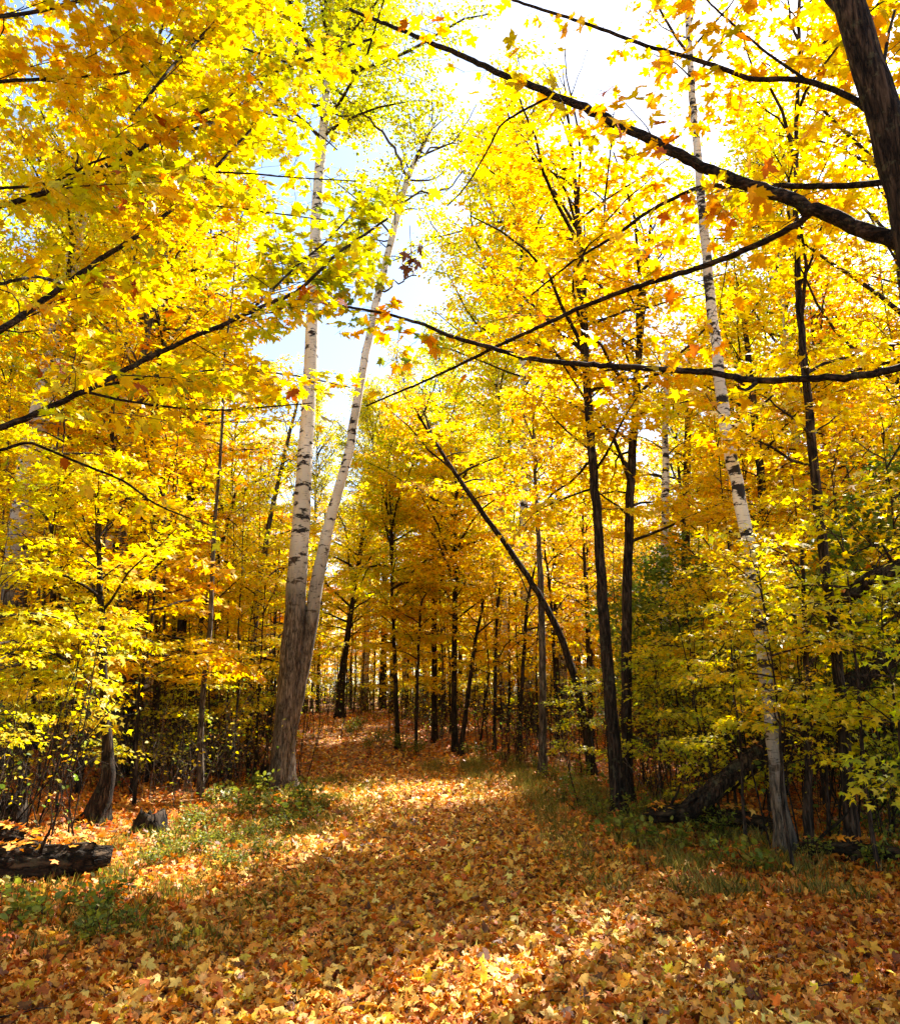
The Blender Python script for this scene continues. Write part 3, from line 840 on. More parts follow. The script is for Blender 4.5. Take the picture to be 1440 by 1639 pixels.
def near_maple(name, label, trunk_line, limbs, mat, seed, pal, n_single=300, leaf=.105):
    """limbs: (pixel path with depth [(px, py, Y)], width px at start, end, spacing, frac, palette, density, flat)"""
    rg = np.random.default_rng(seed)
    tl = np.array(trunk_line, float)
    base = np.array([tl[0, 0], tl[0, 1], float(ground_z(tl[0, 0], tl[0, 1]))])
    t = thing(name, label, 'tree', base)
    tl[0, 2] = base[2] - .1
    trunk_obj(rg, tl, base, mat, t, 60, 20, 1.4)
    allpos = []
    twig_parts = []; leafV = []; leafF = []; leafC = []; off = 0
    singles = single_leaf_meshes(name + str(seed), pal, seed + 3)
    cand = []; pV = []
    for (pix, w0, w1, subsp, frac, lpal, dens, sub_max) in limbs:
        ln = np.array([[*(at(a, b, Y) - base), 0] for (a, b, Y) in pix])
        wid = np.linspace(w0, w1, len(pix)); ln[:, 3] = [w / 2 / FPX * q[2] for w, q in zip(wid, pix)]
        n = max(14, len(pix) * 6)
        ln = smooth_line(ln, n)
        ln[1:-1, :3] += rg.normal(0, .16, (n - 2, 3)) * ln[1:-1, 3:4]
        V, F = tubes(ln[None, :, :3], ln[None, :, 3], 10, .06, rg)
        add('branch', build_mesh('branch', V, F, M_LIMB, None, True), t)
        if dens <= 0:
            continue
        P = ln[None, :, :3]
        length = float(np.linalg.norm(np.diff(P[0], axis=0), axis=1).sum())
        S, D, L2, i2 = shoots(rg, P, np.array([length]), subsp, .12, frac, .25, .75, sub_max)
        P2 = grow(rg, S, D, L2, 6, -.35, .13)
        twig_parts.append(tubes(P2, np.maximum(.0028, .0055 * L2)[:, None] * np.linspace(1, .4, 6)[None], 4))
        S3, D3, L3, i3 = shoots(rg, P2, L2, .11, .2, .40, .12, .8, .6)
        P3 = grow(rg, S3, D3, L3, 4, -.3, .12)
        twig_parts.append(tubes(P3, np.full((len(P3), 4), .0022), 3))
        pos, dr, nr, sz, gi = leaves_along(rg, P3, L3, .040 / dens, .055, .42, leaf, .85)
        col = palette(rg, len(pos), lpal[0], lpal[1], gi % max(1, len(P3)))
        w_ = norm(np.cross(pos - LAST_S, rg.normal(0, 1, pos.shape))) * .0009
        pV.append(np.stack([LAST_S - w_, LAST_S + w_, pos + w_, pos - w_], 1).reshape(-1, 3))
        # the largest-looking leaves become parts of their own
        d = np.linalg.norm(pos + base - np.array([0, 0, 1.5]), axis=1)
        cand.append((pos, dr, nr, sz, col, d))
    pos, dr, nr, sz, col, d = [np.concatenate([c[k] for c in cand]) for k in range(6)]
    w = pos + base
    fw = w[:, 1] * _cp + (w[:, 2] - 1.5) * _sp
    u = w[:, 0] / np.maximum(fw, .1) * FPX; v = (-(w[:, 1]) * _sp + (w[:, 2] - 1.5) * _cp) / np.maximum(fw, .1) * FPX
    seen = (np.abs(u) < 715) & (np.abs(v) < 810) & (fw > .5)
    score = np.where(seen, sz / d, 0)
    order = np.argsort(-score)
    pick = order[:n_single]; rest = order[n_single:]
    V, F = leaf_mesh(rg, pos[rest], dr[rest], nr[rest], sz[rest], MAPLE_HI)
    add('foliage', build_mesh('foliage', V, F, M_LEAF, col[rest]), t, kind='stuff')
    V = np.concatenate(pV)
    add('leaf_stalks', build_mesh('leaf_stalks', V, np.arange(len(V)).reshape(-1, 4), M_STALK), t, kind='stuff')
    V, F = merge(twig_parts)
    add('twig', build_mesh('twig', V, F, M_TWIG), t, kind='stuff')
    for q, k in enumerate(pick):
        a = dr[k] / np.linalg.norm(dr[k]); b = nr[k] - (nr[k] @ a) * a; b /= np.linalg.norm(b); s = np.cross(a, b)
        o = add('leaf', singles[q % 10], t)
        z = float(sz[k])
        from mathutils import Matrix
        o.matrix_local = Matrix(((s[0] * z, a[0] * z, b[0] * z, pos[k][0]), (s[1] * z, a[1] * z, b[1] * z, pos[k][1]), (s[2] * z, a[2] * z, b[2] * z, pos[k][2]), (0, 0, 0, 1)))
    return t, len(pos)

YR = 4.7
tr_ = []
for (px, py, w) in [(1600, 1500, 80), (1585, 1100, 74), (1545, 760, 70), (1490, 480, 66), (1448, 300, 62), (1415, 180, 56), (1378, 70, 52), (1345, -40, 48), (1300, -260, 40), (1260, -520, 30)]:
    p = at(px, py, YR); tr_.append([*p, w / 2 / FPX * (YR * 1.1)])
PAL_NEAR_R = ([GOLD, LEMON, ORANGE, RUST], [6, 3, 2.2, .5])
near_maple('maple_tree', 'big dark trunk in the upper right corner with long limbs over the path', tr_, [
    ([(1478, 400, 4.7), (1440, 390, 4.8), (1370, 362, 4.9), (1300, 335, 5.0), (1225, 305, 5.1), (1150, 280, 5.2), (1075, 240, 5.3), (1000, 205, 5.4), (940, 175, 5.5), (880, 150, 5.6), (800, 118, 5.8), (720, 80, 6.0), (650, 52, 6.2), (560, 15, 6.5)], 31, 6, .26, .16, PAL_NEAR_R, .5, 1.0),
    ([(1300, 338, 5.0), (1250, 375, 5.2), (1180, 405, 5.4), (1120, 428, 5.5), (1030, 455, 5.7), (940, 487, 5.9), (870, 520, 6.0), (800, 552, 6.2), (740, 582, 6.3), (680, 610, 6.5), (585, 650, 6.7)], 13, 3, .26, .16, PAL_NEAR_R, .5, .9),
    ([(1412, 192, 4.7), (1370, 160, 4.9), (1285, 125, 5.1), (1200, 128, 5.3), (1120, 97, 5.5), (1040, 75, 5.7), (930, 35, 6.0), (820, 0, 6.4)], 13, 5, .3, .16, PAL_NEAR_R, .6, .9),
    ([(1285, 125, 5.1), (1240, 95, 5.2), (1190, 55, 5.3), (1130, 0, 5.5), (1080, -60, 5.7)], 6, 3, .3, .25, PAL_NEAR_R, .7, .8),
    ([(1440, 283, 4.7), (1385, 297, 4.9), (1300, 298, 5.1), (1210, 297, 5.3), (1120, 298, 5.5), (1050, 330, 5.7), (980, 380, 5.9), (920, 415, 6.1), (850, 472, 6.3)], 13, 3, .28, .17, PAL_NEAR_R, .75, .9),
    ([(1500, 560, 4.7), (1440, 590, 4.8), (1350, 605, 5.0), (1280, 606, 5.1), (1210, 610, 5.2), (1150, 598, 5.4), (1050, 590, 5.6), (930, 583, 5.8), (850, 575, 6.0), (780, 555, 6.1), (720, 538, 6.2)], 14, 7, .6, .08, PAL_NEAR_R, .35, .5),
    ([(720, 538, 6.2), (680, 520, 6.3), (620, 502, 6.4), (550, 490, 6.6), (480, 478, 6.8)], 7, 3, .12, .3, ([LIME, OLIVE, GREEN, LEMON], [3, 3, 2.5, 1]), .9, .7),
    ([(880, 155, 5.6), (830, 180, 5.6), (800, 200, 5.7), (775, 250, 5.8), (745, 300, 5.9), (715, 330, 6.0)], 5, 2, .4, .1, PAL_NEAR_R, .4, .4),
    ([(1378, 60, 4.7), (1300, -30, 5.2), (1200, -80, 5.8), (1050, -110, 6.2)], 14, 4, .3, .2, PAL_NEAR_R, .8, 1.0),
    ([(1405, 150, 4.7), (1420, 60, 5.2), (1440, -20, 5.8)], 8, 4, .22, .3, PAL_NEAR_R, .9, .8),
    ([(1210, 612, 5.2), (1195, 625, 5.1), (1180, 620, 5.0)], 8, 3, .3, .1, PAL_NEAR_R, 0, .5),
], M_BARK_DARK, 71, PAL_NEAR_R, 300, .115)

# left maple, trunk outside the photo
xl, yl = -4.6, 5.2
tl_ = [[xl, yl, 0, .17], [xl - .05, yl, 1.5, .145], [xl + .05, yl + .1, 3, .13], [xl + .02, yl + .1, 5, .11], [xl + .2, yl + .2, 8, .08], [xl + .3, yl + .3, 11, .04], [xl + .3, yl + .3, 13, .02]]
PAL_NEAR_L = ([GOLD, LEMON, ORANGE, LIME, OLIVE, RUST], [4, 3.2, .8, 4.2, 1.2, .3])
PAL_NEAR_LG = ([GOLD, LEMON, OLIVE, LIME], [1, 3, 2.2, 4])
near_maple('maple_tree', 'maple beyond the left edge whose long limbs sweep up over the path', tl_, [
    ([(-130, 740, 5.2), (0, 685, 5.2), (80, 652, 5.4), (150, 620, 5.5), (240, 572, 5.8), (320, 535, 6.0), (400, 500, 6.2), (480, 465, 6.5), (540, 405, 6.8), (585, 375, 7.0), (620, 350, 7.2)], 12, 4, .2, .2, PAL_NEAR_LG, 1.0, 1.0),
    ([(-130, 610, 5.2), (0, 530, 5.3), (60, 488, 5.5), (120, 445, 5.6), (170, 410, 5.8), (220, 378, 6.0), (275, 335, 6.2), (330, 285, 6.5), (380, 230, 6.8), (430, 180, 7.0)], 13, 4, .17, .24, PAL_NEAR_L, 1.1, 1.2),
    ([(-120, 360, 5.2), (30, 322, 5.6), (100, 298, 5.8), (165, 270, 6.0), (230, 235, 6.2), (290, 200, 6.5), (350, 165, 6.8), (400, 130, 7.0), (510, 90, 7.4), (600, 60, 7.8)], 11, 4, .17, .24, PAL_NEAR_L, 1.1, 1.3),
    ([(-120, 300, 5.2), (0, 302, 5.5), (80, 295, 5.6), (160, 255, 5.8), (230, 238, 6.0)], 7, 3, .2, .25, PAL_NEAR_L, 1.0, .9),
    ([(-120, 160, 5.2), (0, 130, 6.0), (90, 125, 6.4), (200, 120, 6.8), (330, 60, 7.2), (450, 10, 7.6)], 8, 3, .17, .26, ([GOLD, LEMON, ORANGE, LIME], [5, 4, 2.2, 1.5]), 1.3, 1.3),
    ([(-120, 40, 5.2), (60, 20, 6.0), (200, -20, 6.6), (360, -60, 7.2), (560, -90, 7.8)], 9, 3, .17, .28, ([GOLD, LEMON, ORANGE, LIME], [5, 4, 2.2, 1.5]), 1.3, 1.3),
    ([(-120, 745, 5.2), (0, 722, 5.3), (45, 705, 5.4), (120, 738, 5.6), (200, 770, 5.8), (245, 805, 6.0), (290, 825, 6.1), (350, 845, 6.3)], 6, 2, .3, .14, PAL_NEAR_LG, .8, .6),
    ([(140, 628, 5.5), (200, 642, 5.6), (270, 652, 5.8), (350, 657, 6.0), (420, 652, 6.2), (500, 645, 6.4)], 5, 2, .26, .16, PAL_NEAR_L, .9, .7),
    ([(290, 327, 6.2), (350, 330, 6.4), (430, 340, 6.6), (520, 352, 6.9)], 4, 2, .2, .25, PAL_NEAR_LG, 1.0, .8),
    ([(336, 275, 6.4), (400, 278, 6.5), (480, 285, 6.8), (570, 290, 7.1)], 4, 2, .2, .25, PAL_NEAR_LG, 1.1, .8),
    ([(210, 190, 6.0), (280, 100, 6.6), (380, 0, 7.4), (440, -80, 8)], 6, 3, .17, .25, PAL_NEAR_L, 1.1, 1.2),
    ([(230, 235, 6.2), (330, 200, 7.2), (430, 180, 8.0), (500, 205, 8.8), (540, 240, 9.2)], 7, 2, .17, .3, ([LIME, LEMON, OLIVE], [4, 4, 1.5]), 1.1, 1.1),
    ([(300, 60, 7), (400, 80, 8), (490, 110, 8.6), (540, 100, 9.2)], 7, 2, .17, .3, ([LIME, LEMON, OLIVE], [4, 4, 1.5]), 1.1, 1.0),
    ([(400, 500, 6.2), (470, 430, 7.2), (530, 380, 8.0), (600, 300, 8.8)], 5, 2, .15, .35, ([LIME, LEMON, OLIVE, GREEN], [4, 2, 3, 1]), 1.2, .9),
    ([(150, 620, 5.5), (260, 600, 6.6), (370, 590, 7.6), (470, 600, 8.4), (560, 620, 9.2)], 5, 2, .17, .3, PAL_NEAR_L, 1.1, .9),
    ([(-60, 470, 5.2), (60, 440, 6.2), (150, 470, 7.0), (260, 460, 7.6)], 7, 3, .18, .28, PAL_NEAR_L, 1.1, 1.1),
], M_BARK_DARK, 72, PAL_NEAR_L, 300, .105)

# clump of dead brown leaves hanging from a twig
cl = at(655, 412, 6.9)
rg = np.random.default_rng(4)
t = thing('dead_leaf_cluster', 'clump of dead dark brown leaves hanging in the sky gap right of the forked birch', 'leaf clump', cl)
P = grow(rg, np.array([[0, 0, .35]]), np.array([[.1, 0, -1.]]), np.array([.6]), 6, 0, .1)
V, F = tubes(P, np.full((1, 6), .003), 4); add('twig', build_mesh('twig', V, F, M_TWIG), t)
for k in range(9):
    V, F = leaf_mesh(rg, rg.normal(0, .05, (1, 3)) * np.array([1, 1, 1.6]), rg.normal(0, .4, (1, 3)) + np.array([[0, 0, -1.]]), rg.normal(0, 1, (1, 3)), np.array([.11]), MAPLE_HI, .5, .6)
    add('leaf', build_mesh('dead_leaf', V, F, M_LITTER, np.array([[.16, .06, .02]])), t)

# ------------------------------------------------------------------ generic trees: variants, then copies
def variant(name, seed, H, r0, mat, pal, lean=.03, **kw):
    rg = np.random.default_rng(seed)
    n = 20
    z = np.linspace(0, H, n)
    L = np.zeros((n, 4)); L[:, 2] = z
    L[:, 0] = np.cumsum(rg.normal(0, lean, n)) * H / n; L[:, 1] = np.cumsum(rg.normal(0, lean, n)) * H / n
    L[:, 3] = r0 * (1 - .88 * (z / H) ** .9)
    base = np.array([0, 0, 0.])
    t = thing(name, 'x', 'tree', base)
    L[0, 2] = -.15
    trunk_obj(rg, L, base, mat, t, 24, 8, 1.3)
    br, (V, F), col = crown(rg, L[:, :3], None, 0, pal=pal, **kw)
    add('branch', build_mesh('branch', br[0], br[1], M_BARK if 'birch' in mat.name else mat, None, True), t, kind='stuff')
    add('foliage', build_mesh('foliage', V, F, M_LEAF, col), t, kind='stuff')
    return t, len(F)

TALL = [variant('maple_tree', 201, 15, .14, M_BARK, PAL_GOLD, t_from=.22, n_br=46, Rmax=3.3, leaf=.125, space=.145, sub=.36),
        variant('maple_tree', 202, 17, .16, M_BARK_DARK, PAL_LEMON, t_from=.28, n_br=48, Rmax=3.6, leaf=.125, space=.15, sub=.38),
        variant('maple_tree', 203, 14, .12, M_BARK, PAL_ORANGE, t_from=.20, n_br=42, Rmax=3.2, leaf=.125, space=.145, sub=.36)]
POPLAR = [variant('birch_tree', 211, 19, .15, M_BIRCH, PAL_LIME, t_from=.4, n_br=54, Rmax=3.2, leaf=.10, space=.085, sub=.32, flat=.35, tilt=.7, tpl=DIAMOND, elev=(25, 65)),
          variant('birch_tree', 212, 17, .13, M_BIRCH, PAL_LEMON, t_from=.4, n_br=48, Rmax=2.8, leaf=.10, space=.085, sub=.32, flat=.35, tilt=.7, tpl=DIAMOND, elev=(25, 65))]
UNDER = [variant('young_maple', 221, 6.5, .045, M_BARK, PAL_GOLD, lean=.06, t_from=.18, n_br=26, Rmax=1.9, leaf=.115, space=.10, sub=.26, elev=(5, 45), low_full=True),
         variant('young_maple', 222, 5.0, .035, M_BARK_DARK, PAL_LEMON, lean=.07, t_from=.2, n_br=22, Rmax=1.7, leaf=.115, space=.10, sub=.26, elev=(5, 45), low_full=True),
         variant('young_maple', 223, 8.0, .06, M_BARK, PAL_GOLD, lean=.05, t_from=.3, n_br=28, Rmax=2.1, leaf=.115, space=.105, sub=.28, elev=(5, 45)),
         variant('young_maple', 224, 7.0, .05, M_BARK_PALE, PAL_ORANGE, lean=.06, t_from=.25, n_br=24, Rmax=1.9, leaf=.115, space=.105, sub=.28, elev=(5, 45))]

POLES = [variant('pole_tree', 241, 8.5, .038, M_BARK, PAL_LEMON, lean=.10, t_from=.45, n_br=12, Rmax=1.1, leaf=.11, space=.13, sub=.26),
         variant('pole_tree', 242, 7.0, .028, M_BARK_DARK, PAL_GOLD, lean=.14, t_from=.5, n_br=10, Rmax=1.0, leaf=.11, space=.13, sub=.26),
         variant('pole_tree', 243, 10, .05, M_BARK_PALE, PAL_GOLD, lean=.08, t_from=.5, n_br=14, Rmax=1.3, leaf=.11, space=.13, sub=.26)]
used = {}
def place(lst, k, x, y, s, tint, label, group, rz=None):
    src, _ = lst[k % len(lst)]
    rz = float(rng.uniform(0, 6.28)) if rz is None else rz
    loc = (x, y, float(ground_z(x, y)))
    if src.name not in used:
        used[src.name] = 1
        src.location = loc; src.rotation_euler = (0, 0, rz); src.scale = (s, s, s)
        src['label'] = label; src['group'] = group
        for c in src.children:
            if 'foliage' in c.name:
                c.color = (*tint, 1)
        return src
    return copy_tree(src, loc, rz, s, tint, label, group)

def zone(x, y):
    u = 720 + x / y * FPX if y > 2 else 9999
    if y < 3 or abs(u - 720) > 1150:
        return 'beside the camera'
    dist = 'far back' if y > 60 else ('deep' if y > 34 else ('mid-distance' if y > 18 else 'nearby'))
    for lim, w in ((140, 'at the left edge'), (300, 'behind the rotten log'), (430, 'just left of the forked birch'), (560, 'behind the forked birch'), (680, 'beyond the path bend'), (800, 'behind the two straight dark trunks'),
                   (930, 'behind the arching trunk'), (1060, 'behind the slim dark trunk'), (1180, 'behind the dark green bush'), (1300, 'behind the leaning white birch')):
        if u < lim:
            return dist + ' ' + w
    return dist + ' at the right edge'

TINTS = [(1, 1, 1), (1.05, .95, 1), (.98, 1.08, 1), (1.05, .86, .9), (.9, 1.05, 1), (1, 1, 1)]
def scatter(kind, lst, cand, rad, smin, smax, ok):
    pts = []
    for (x, y) in cand:
        if kind in ('under', 'pole') and abs(x) > y * .57 + 2.0:
            continue
        if not ok(x, y):
            continue
        if any((x - a) ** 2 + (y - b) ** 2 < rad(y) ** 2 for a, b in pts):
            continue
        pts.append((x, y))
    names = {'tall': ('tall yellow maple', 'tall maples'), 'under': ('young maple with layered leaves', 'young maples'),
             'poplar': ('birch with small lime-yellow leaves', 'birches'), 'pole': ('thin sparse pole tree', 'thin pole trees')}[kind]
    for i, (x, y) in enumerate(pts):
        s = float(rng.uniform(smin, smax))
        hmax = height_limit(x, y)
        H = {'tall': 15.5, 'under': 7, 'poplar': 18, 'pole': 9}[kind]
        s = min(s, hmax / H)
        if s < .45 or blocks_sun(x, y, H * s):
            continue
        z = zone(x, y)
        place(lst, int(rng.integers(0, 9)), x, y, s, TINTS[int(rng.integers(0, 6))], names[0] + ' ' + z, names[1] + ' ' + z)
    return len(pts)

def height_limit(x, y):
    """open sky over the path's right half: the trees there are lower"""
    if y < 2:
        return 30
    az = math.degrees(math.atan2(x, y))
    el = np.interp(az, [-10, -7, -5.5, -1.5, 0, 2, 5, 7, 12, 17, 20, 23], [60, 53, 33, 33, 44, 50, 46, 37, 35, 37, 46, 60])
    return 1.5 + math.hypot(x, y) * math.tan(math.radians(float(el)))

def blocks_sun(x, y, H):
    """would a crown here shade the sunny patch on the path?"""
    for (gx, gy) in ((-.9, 13.6), (.4, 13.6), (1.2, 13.4)):
        dx, dy = math.sin(SUN_AZ), math.cos(SUN_AZ)
        s = (x - gx) * dx + (y - gy) * dy
        q = abs((x - gx) * dy - (y - gy) * dx)
        if s > -1 and q < 2.3 and (s - 2) * math.tan(SUN_EL) < H:
            return True
    return False

def off_path(x, y):
    return abs(x - float(path_x(y))) - float(path_w(y))

R = np.random.default_rng(77)
def cands(n, xf, y0, y1):
    y = R.uniform(y0, y1, n); x = R.uniform(-1, 1, n) * xf(y)
    return list(zip(x.tolist(), y.tolist()))

n1 = scatter('tall', TALL, cands(1100, lambda y: y * .64 + 6, 13, 60), lambda y: 3.3 + y * .012, .8, 1.15, lambda x, y: (off_path(x, y) > 2.6 or (y > 44 and x > -14)) and not (-2 < x - (y - 25) * .35 < 13 and 22 < y < 58 and R.uniform() < .8))
n1 += scatter('tall', TALL, cands(900, lambda y: y * .62 + 4, 60, 125), lambda y: 5.8, .9, 1.25, lambda x, y: True)
n2 = scatter('poplar', POPLAR, [(-.4, 39), (-7.5, 17), (-9.5, 22), (-6.5, 24)] + cands(260, lambda y: y * .66 + 6, 14, 60), lambda y: 3.0 if y < 40 and y > 15 else 5.5, 1.0, 1.25, lambda x, y: off_path(x, y) > 3.0 and x < 4 or x > 9)
n2 += scatter('poplar', POPLAR, [(2.6, 27), (4.2, 30), (2.0, 35)], lambda y: 1, 1.45, 1.6, lambda x, y: True)
n3 = scatter('pole', POLES, cands(900, lambda y: y * .62 + 2, 12.5, 50), lambda y: 1.2, .75, 1.2, lambda x, y: off_path(x, y) > 1.2 and off_path(x, y) < 14 or (y > 43 and x > -12))
n3 += scatter('under', UNDER, cands(2200, lambda y: y * .64 + 3, 9.5, 80), lambda y: 1.75 + y * .022, .6, 1.2, lambda x, y: off_path(x, y) > (.8 if y > 16 else 1.7 if y > 12 else 2.6) or (y > 43 and x > -12))
# trees beside and behind the camera that shade the path
n4 = scatter('tall', TALL, [(a, b) for a, b in zip(R.uniform(-16, 26, 260).tolist(), R.uniform(-12, 13, 260).tolist())], lambda y: 5.6, .75, 1.0,
             lambda x, y: (abs(x) > 4.6 + max(0, y) * .62) and (x < 0 or y < -3))
print('TRIS', sum(sum(1 for _ in m.polygons)*(1 if not len(m.polygons) else (len(m.loops)/len(m.polygons)-2)) for m in bpy.data.meshes if len(m.polygons)))
print('PLACED', n1, n2, n3, n4)

# ------------------------------------------------------------------ saplings close to the camera on both sides
NEARS = [variant('sapling', 231, 3.6, .022, M_TWIG, PAL_LEMON, lean=.08, t_from=.3, n_br=18, Rmax=1.05, leaf=.07, space=.11, sub=.2, elev=(5, 45), low_full=True, tpl=MAPLE_MID),
         variant('sapling', 232, 2.6, .018, M_TWIG, ([LIME, OLIVE, LEMON, GREEN], [4, 3, 3, 1.5]), lean=.09, t_from=.25, n_br=16, Rmax=.9, leaf=.068, space=.09, sub=.18, elev=(5, 40), low_full=True, tpl=MAPLE_MID),
         variant('sapling', 233, 4.6, .03, M_BARK, PAL_GOLD, lean=.07, t_from=.4, n_br=18, Rmax=1.3, leaf=.075, space=.10, sub=.22, elev=(5, 45), tpl=MAPLE_MID),
         variant('sapling', 234, 3.2, .02, M_TWIG, ([GREEN, OLIVE, (.16, .24, .03), LIME], [5, 2, 3, .6]), lean=.09, t_from=.2, n_br=22, Rmax=1.05, leaf=.07, space=.07, sub=.17, elev=(10, 60), flat=.6, tilt=.5, low_full=True, tpl=MAPLE_MID)]
def near_set(rows):
    for (px, py, k, s, lab, gr) in rows:
        Y = ground_at(px, py); p = at(px, py, Y)
        if 'bush' not in lab:
            kind = ['low lemon-yellow sapling', 'small lime-green sapling', 'taller golden sapling', 'green sapling'][k]
            lab, gr = kind + ' ' + lab, kind + 's ' + gr
        place(NEARS, k, float(p[0]), float(p[1]), s, (1, 1, 1), lab, gr)
g1 = ('in the thicket left of the path', 'in the left thicket')
g2 = ('in the thicket right of the slim dark trunk', 'in the right thicket')
g3 = ('dark green leafy bush behind the paired dark trunks', 'dark green bushes behind the paired trunks')
g4 = ('green bush at the right edge of the photo behind the red-brown trunk', 'green bushes at the right edge')
near_set([(-60, 1380, 0, .9, *g1), (90, 1300, 1, .9, *g1), (20, 1300, 2, .9, *g1), (-40, 1290, 0, 1.0, *g1), (215, 1290, 2, .9, *g1), (330, 1250, 2, .9, *g1), (270, 1262, 1, .9, *g1), (400, 1240, 2, .85, *g1),
          (120, 1270, 2, 1.0, *g1), (60, 1255, 1, 1.2, *g1), (365, 1238, 1, 1.1, *g1)])
near_set([(1195, 1362, 0, .85, *g2), (1275, 1405, 2, .62, *g2), (1140, 1330, 1, .7, *g2), (1180, 1320, 1, .9, *g2), (1120, 1290, 0, .85, *g2), (1060, 1285, 1, .9, *g2), (1230, 1300, 0, 1.0, *g2), (1330, 1350, 1, 1.1, *g2), (1410, 1400, 0, 1.0, *g2), (1470, 1420, 1, 1.1, *g2), (1390, 1300, 2, 1.0, *g2),
          (1320, 1290, 0, 1.0, *g2), (1160, 1270, 2, .9, *g2), (1440, 1290, 0, 1.1, *g2), (1500, 1340, 2, 1.0, *g2), (1030, 1262, 1, 1.0, *g2), (930, 1250, 1, .8, *g2), (1260, 1275, 2, .9, *g2), (1090, 1250, 0, .9, *g2)])
near_set([(1070, 1240, 3, 1.15, *g3), (1110, 1240, 3, 1.2, *g3), (1030, 1235, 3, .9, *g3), (1150, 1235, 3, 1.1, *g3)])
near_set([(1400, 1330, 3, .95, *g4), (1450, 1310, 3, 1.1, *g4), (1480, 1280, 3, 1.3, *g4)])

# ------------------------------------------------------------------ bare brush in the undergrowth
def brush_mesh(seed, n_st, h, mat, spread=.5):
    rg = np.random.default_rng(seed)
    a = rg.uniform(0, 6.28, n_st); tl = np.abs(rg.normal(.22, .2, n_st))
    D = np.stack([np.cos(a) * tl, np.sin(a) * tl, np.ones(n_st)], -1)
    S = np.stack([rg.normal(0, spread, n_st), rg.normal(0, spread, n_st), np.full(n_st, -.05)], -1)
    Ln = h * rg.uniform(.45, 1.15, n_st)
    P = grow(rg, S, D, Ln, 7, 0, .09)
    stems = tubes(P, np.maximum(.004, .005 * Ln)[:, None] * np.linspace(1, .35, 7)[None], 4)
    S2, D2, L2, i2 = shoots(rg, P, Ln, .16, .15, .3, .15, .2)
    P2 = grow(rg, S2, D2, L2, 4, .1, .16)
    tw = tubes(P2, np.full((len(P2), 4), .0028), 3)
    pos, dr, nr, sz, gi = leaves_along(rg, P2, L2, .5, .04, .6, .06, .6)
    V, F = leaf_mesh(rg, pos, dr, nr, sz, OVAL)
    return (build_mesh('brush_stem', *stems, mat), build_mesh('brush_twig', *tw, mat), build_mesh('brush_foliage', V, F, M_LEAF, palette(rg, len(F), [LEMON, OLIVE, ORANGE, GREEN], [3, 3, 1, 2], None)))
BR = [brush_mesh(301, 16, 1.9, M_TWIG), brush_mesh(302, 14, 1.4, M_TWIG), brush_mesh(303, 9, 1.3, M_TWIG_PALE, .35), brush_mesh(304, 20, 2.4, M_BARK_DARK, .6)]
def brush(x, y, k, s, lab, gr):
    t = thing('shrub', lab, 'shrub', (x, y, float(ground_z(x, y))), gr)
    t.rotation_euler = (0, 0, float(rng.uniform(0, 6.28))); t.scale = (s, s, s)
    add('stem', BR[k][0], t); add('twig', BR[k][1], t, kind='stuff'); add('foliage', BR[k][2], t, kind='stuff')
Rb = np.random.default_rng(5)
nb = 0
for _ in range(3000):
    y = float(7.5 + 62 * Rb.uniform() ** 1.5); x = float(Rb.uniform(-1, 1)) * (y * .6 + 1)
    o = off_path(x, y)
    if (o < (.5 if y > 17 else 1.4 if y > 11 else 2.0) and not (y > 43 and x > -12)) or (o > 12 and y < 30) or nb >= 330:
        continue
    if abs(x) > y * .57 + .8:
        continue
    u = 720 + x / y * FPX
    side = 'left of the path' if x < float(path_x(y)) else 'right of the path'
    if y < 14.5 and 400 < u < 560:
        continue
    k = int(Rb.integers(0, 4))
    if y < 9.5 and abs(u - 720) < 560:
        continue
    pale = k == 2
    brush(x, y, k, float(Rb.uniform(.6, 1.05)) * (1 + .012 * y), ['bushy brown shrub ', 'low brown shrub ', 'tangle of pale sticks ', 'tall dark shrub '][k] + zone(x, y),
          ['bushy brown shrubs ', 'low brown shrubs ', 'pale stick tangles ', 'tall dark shrubs '][k] + zone(x, y))
    nb += 1
for (px, py) in [(270, 1245), (290, 1255), (250, 1262), (310, 1240), (230, 1255), (330, 1255)]:
    Y = ground_at(px, py); p = at(px, py, Y)
    brush(float(p[0]), float(p[1]), 2, 1.0, 'pale dry sticks fanning up left of the forked birch', 'pale dry sticks by the birch')

for i in range(34):
    px, py = (float(Rb.uniform(190, 400)), float(Rb.uniform(1222, 1262))) if i < 20 else (float(Rb.uniform(1020, 1440)), float(Rb.uniform(1235, 1290)))
    Y = ground_at(px, py); p = at(px, py, Y)
    brush(float(p[0]), float(p[1]), [0, 3, 1, 2][i % 4] if i < 20 else [0, 3, 1, 1][i % 4], float(Rb.uniform(.75, 1.0)),
          ['brown stem clump ', 'tall dark stem clump ', 'low brown stem clump ', 'pale dry stem clump '][i % 4] + ('left of the forked birch' if i < 20 else 'behind the slanting trunk'),
          ['brown clumps ', 'tall dark clumps ', 'low brown clumps ', 'pale dry clumps '][i % 4] + ('left of the birch' if i < 20 else 'behind the slanting trunk'))

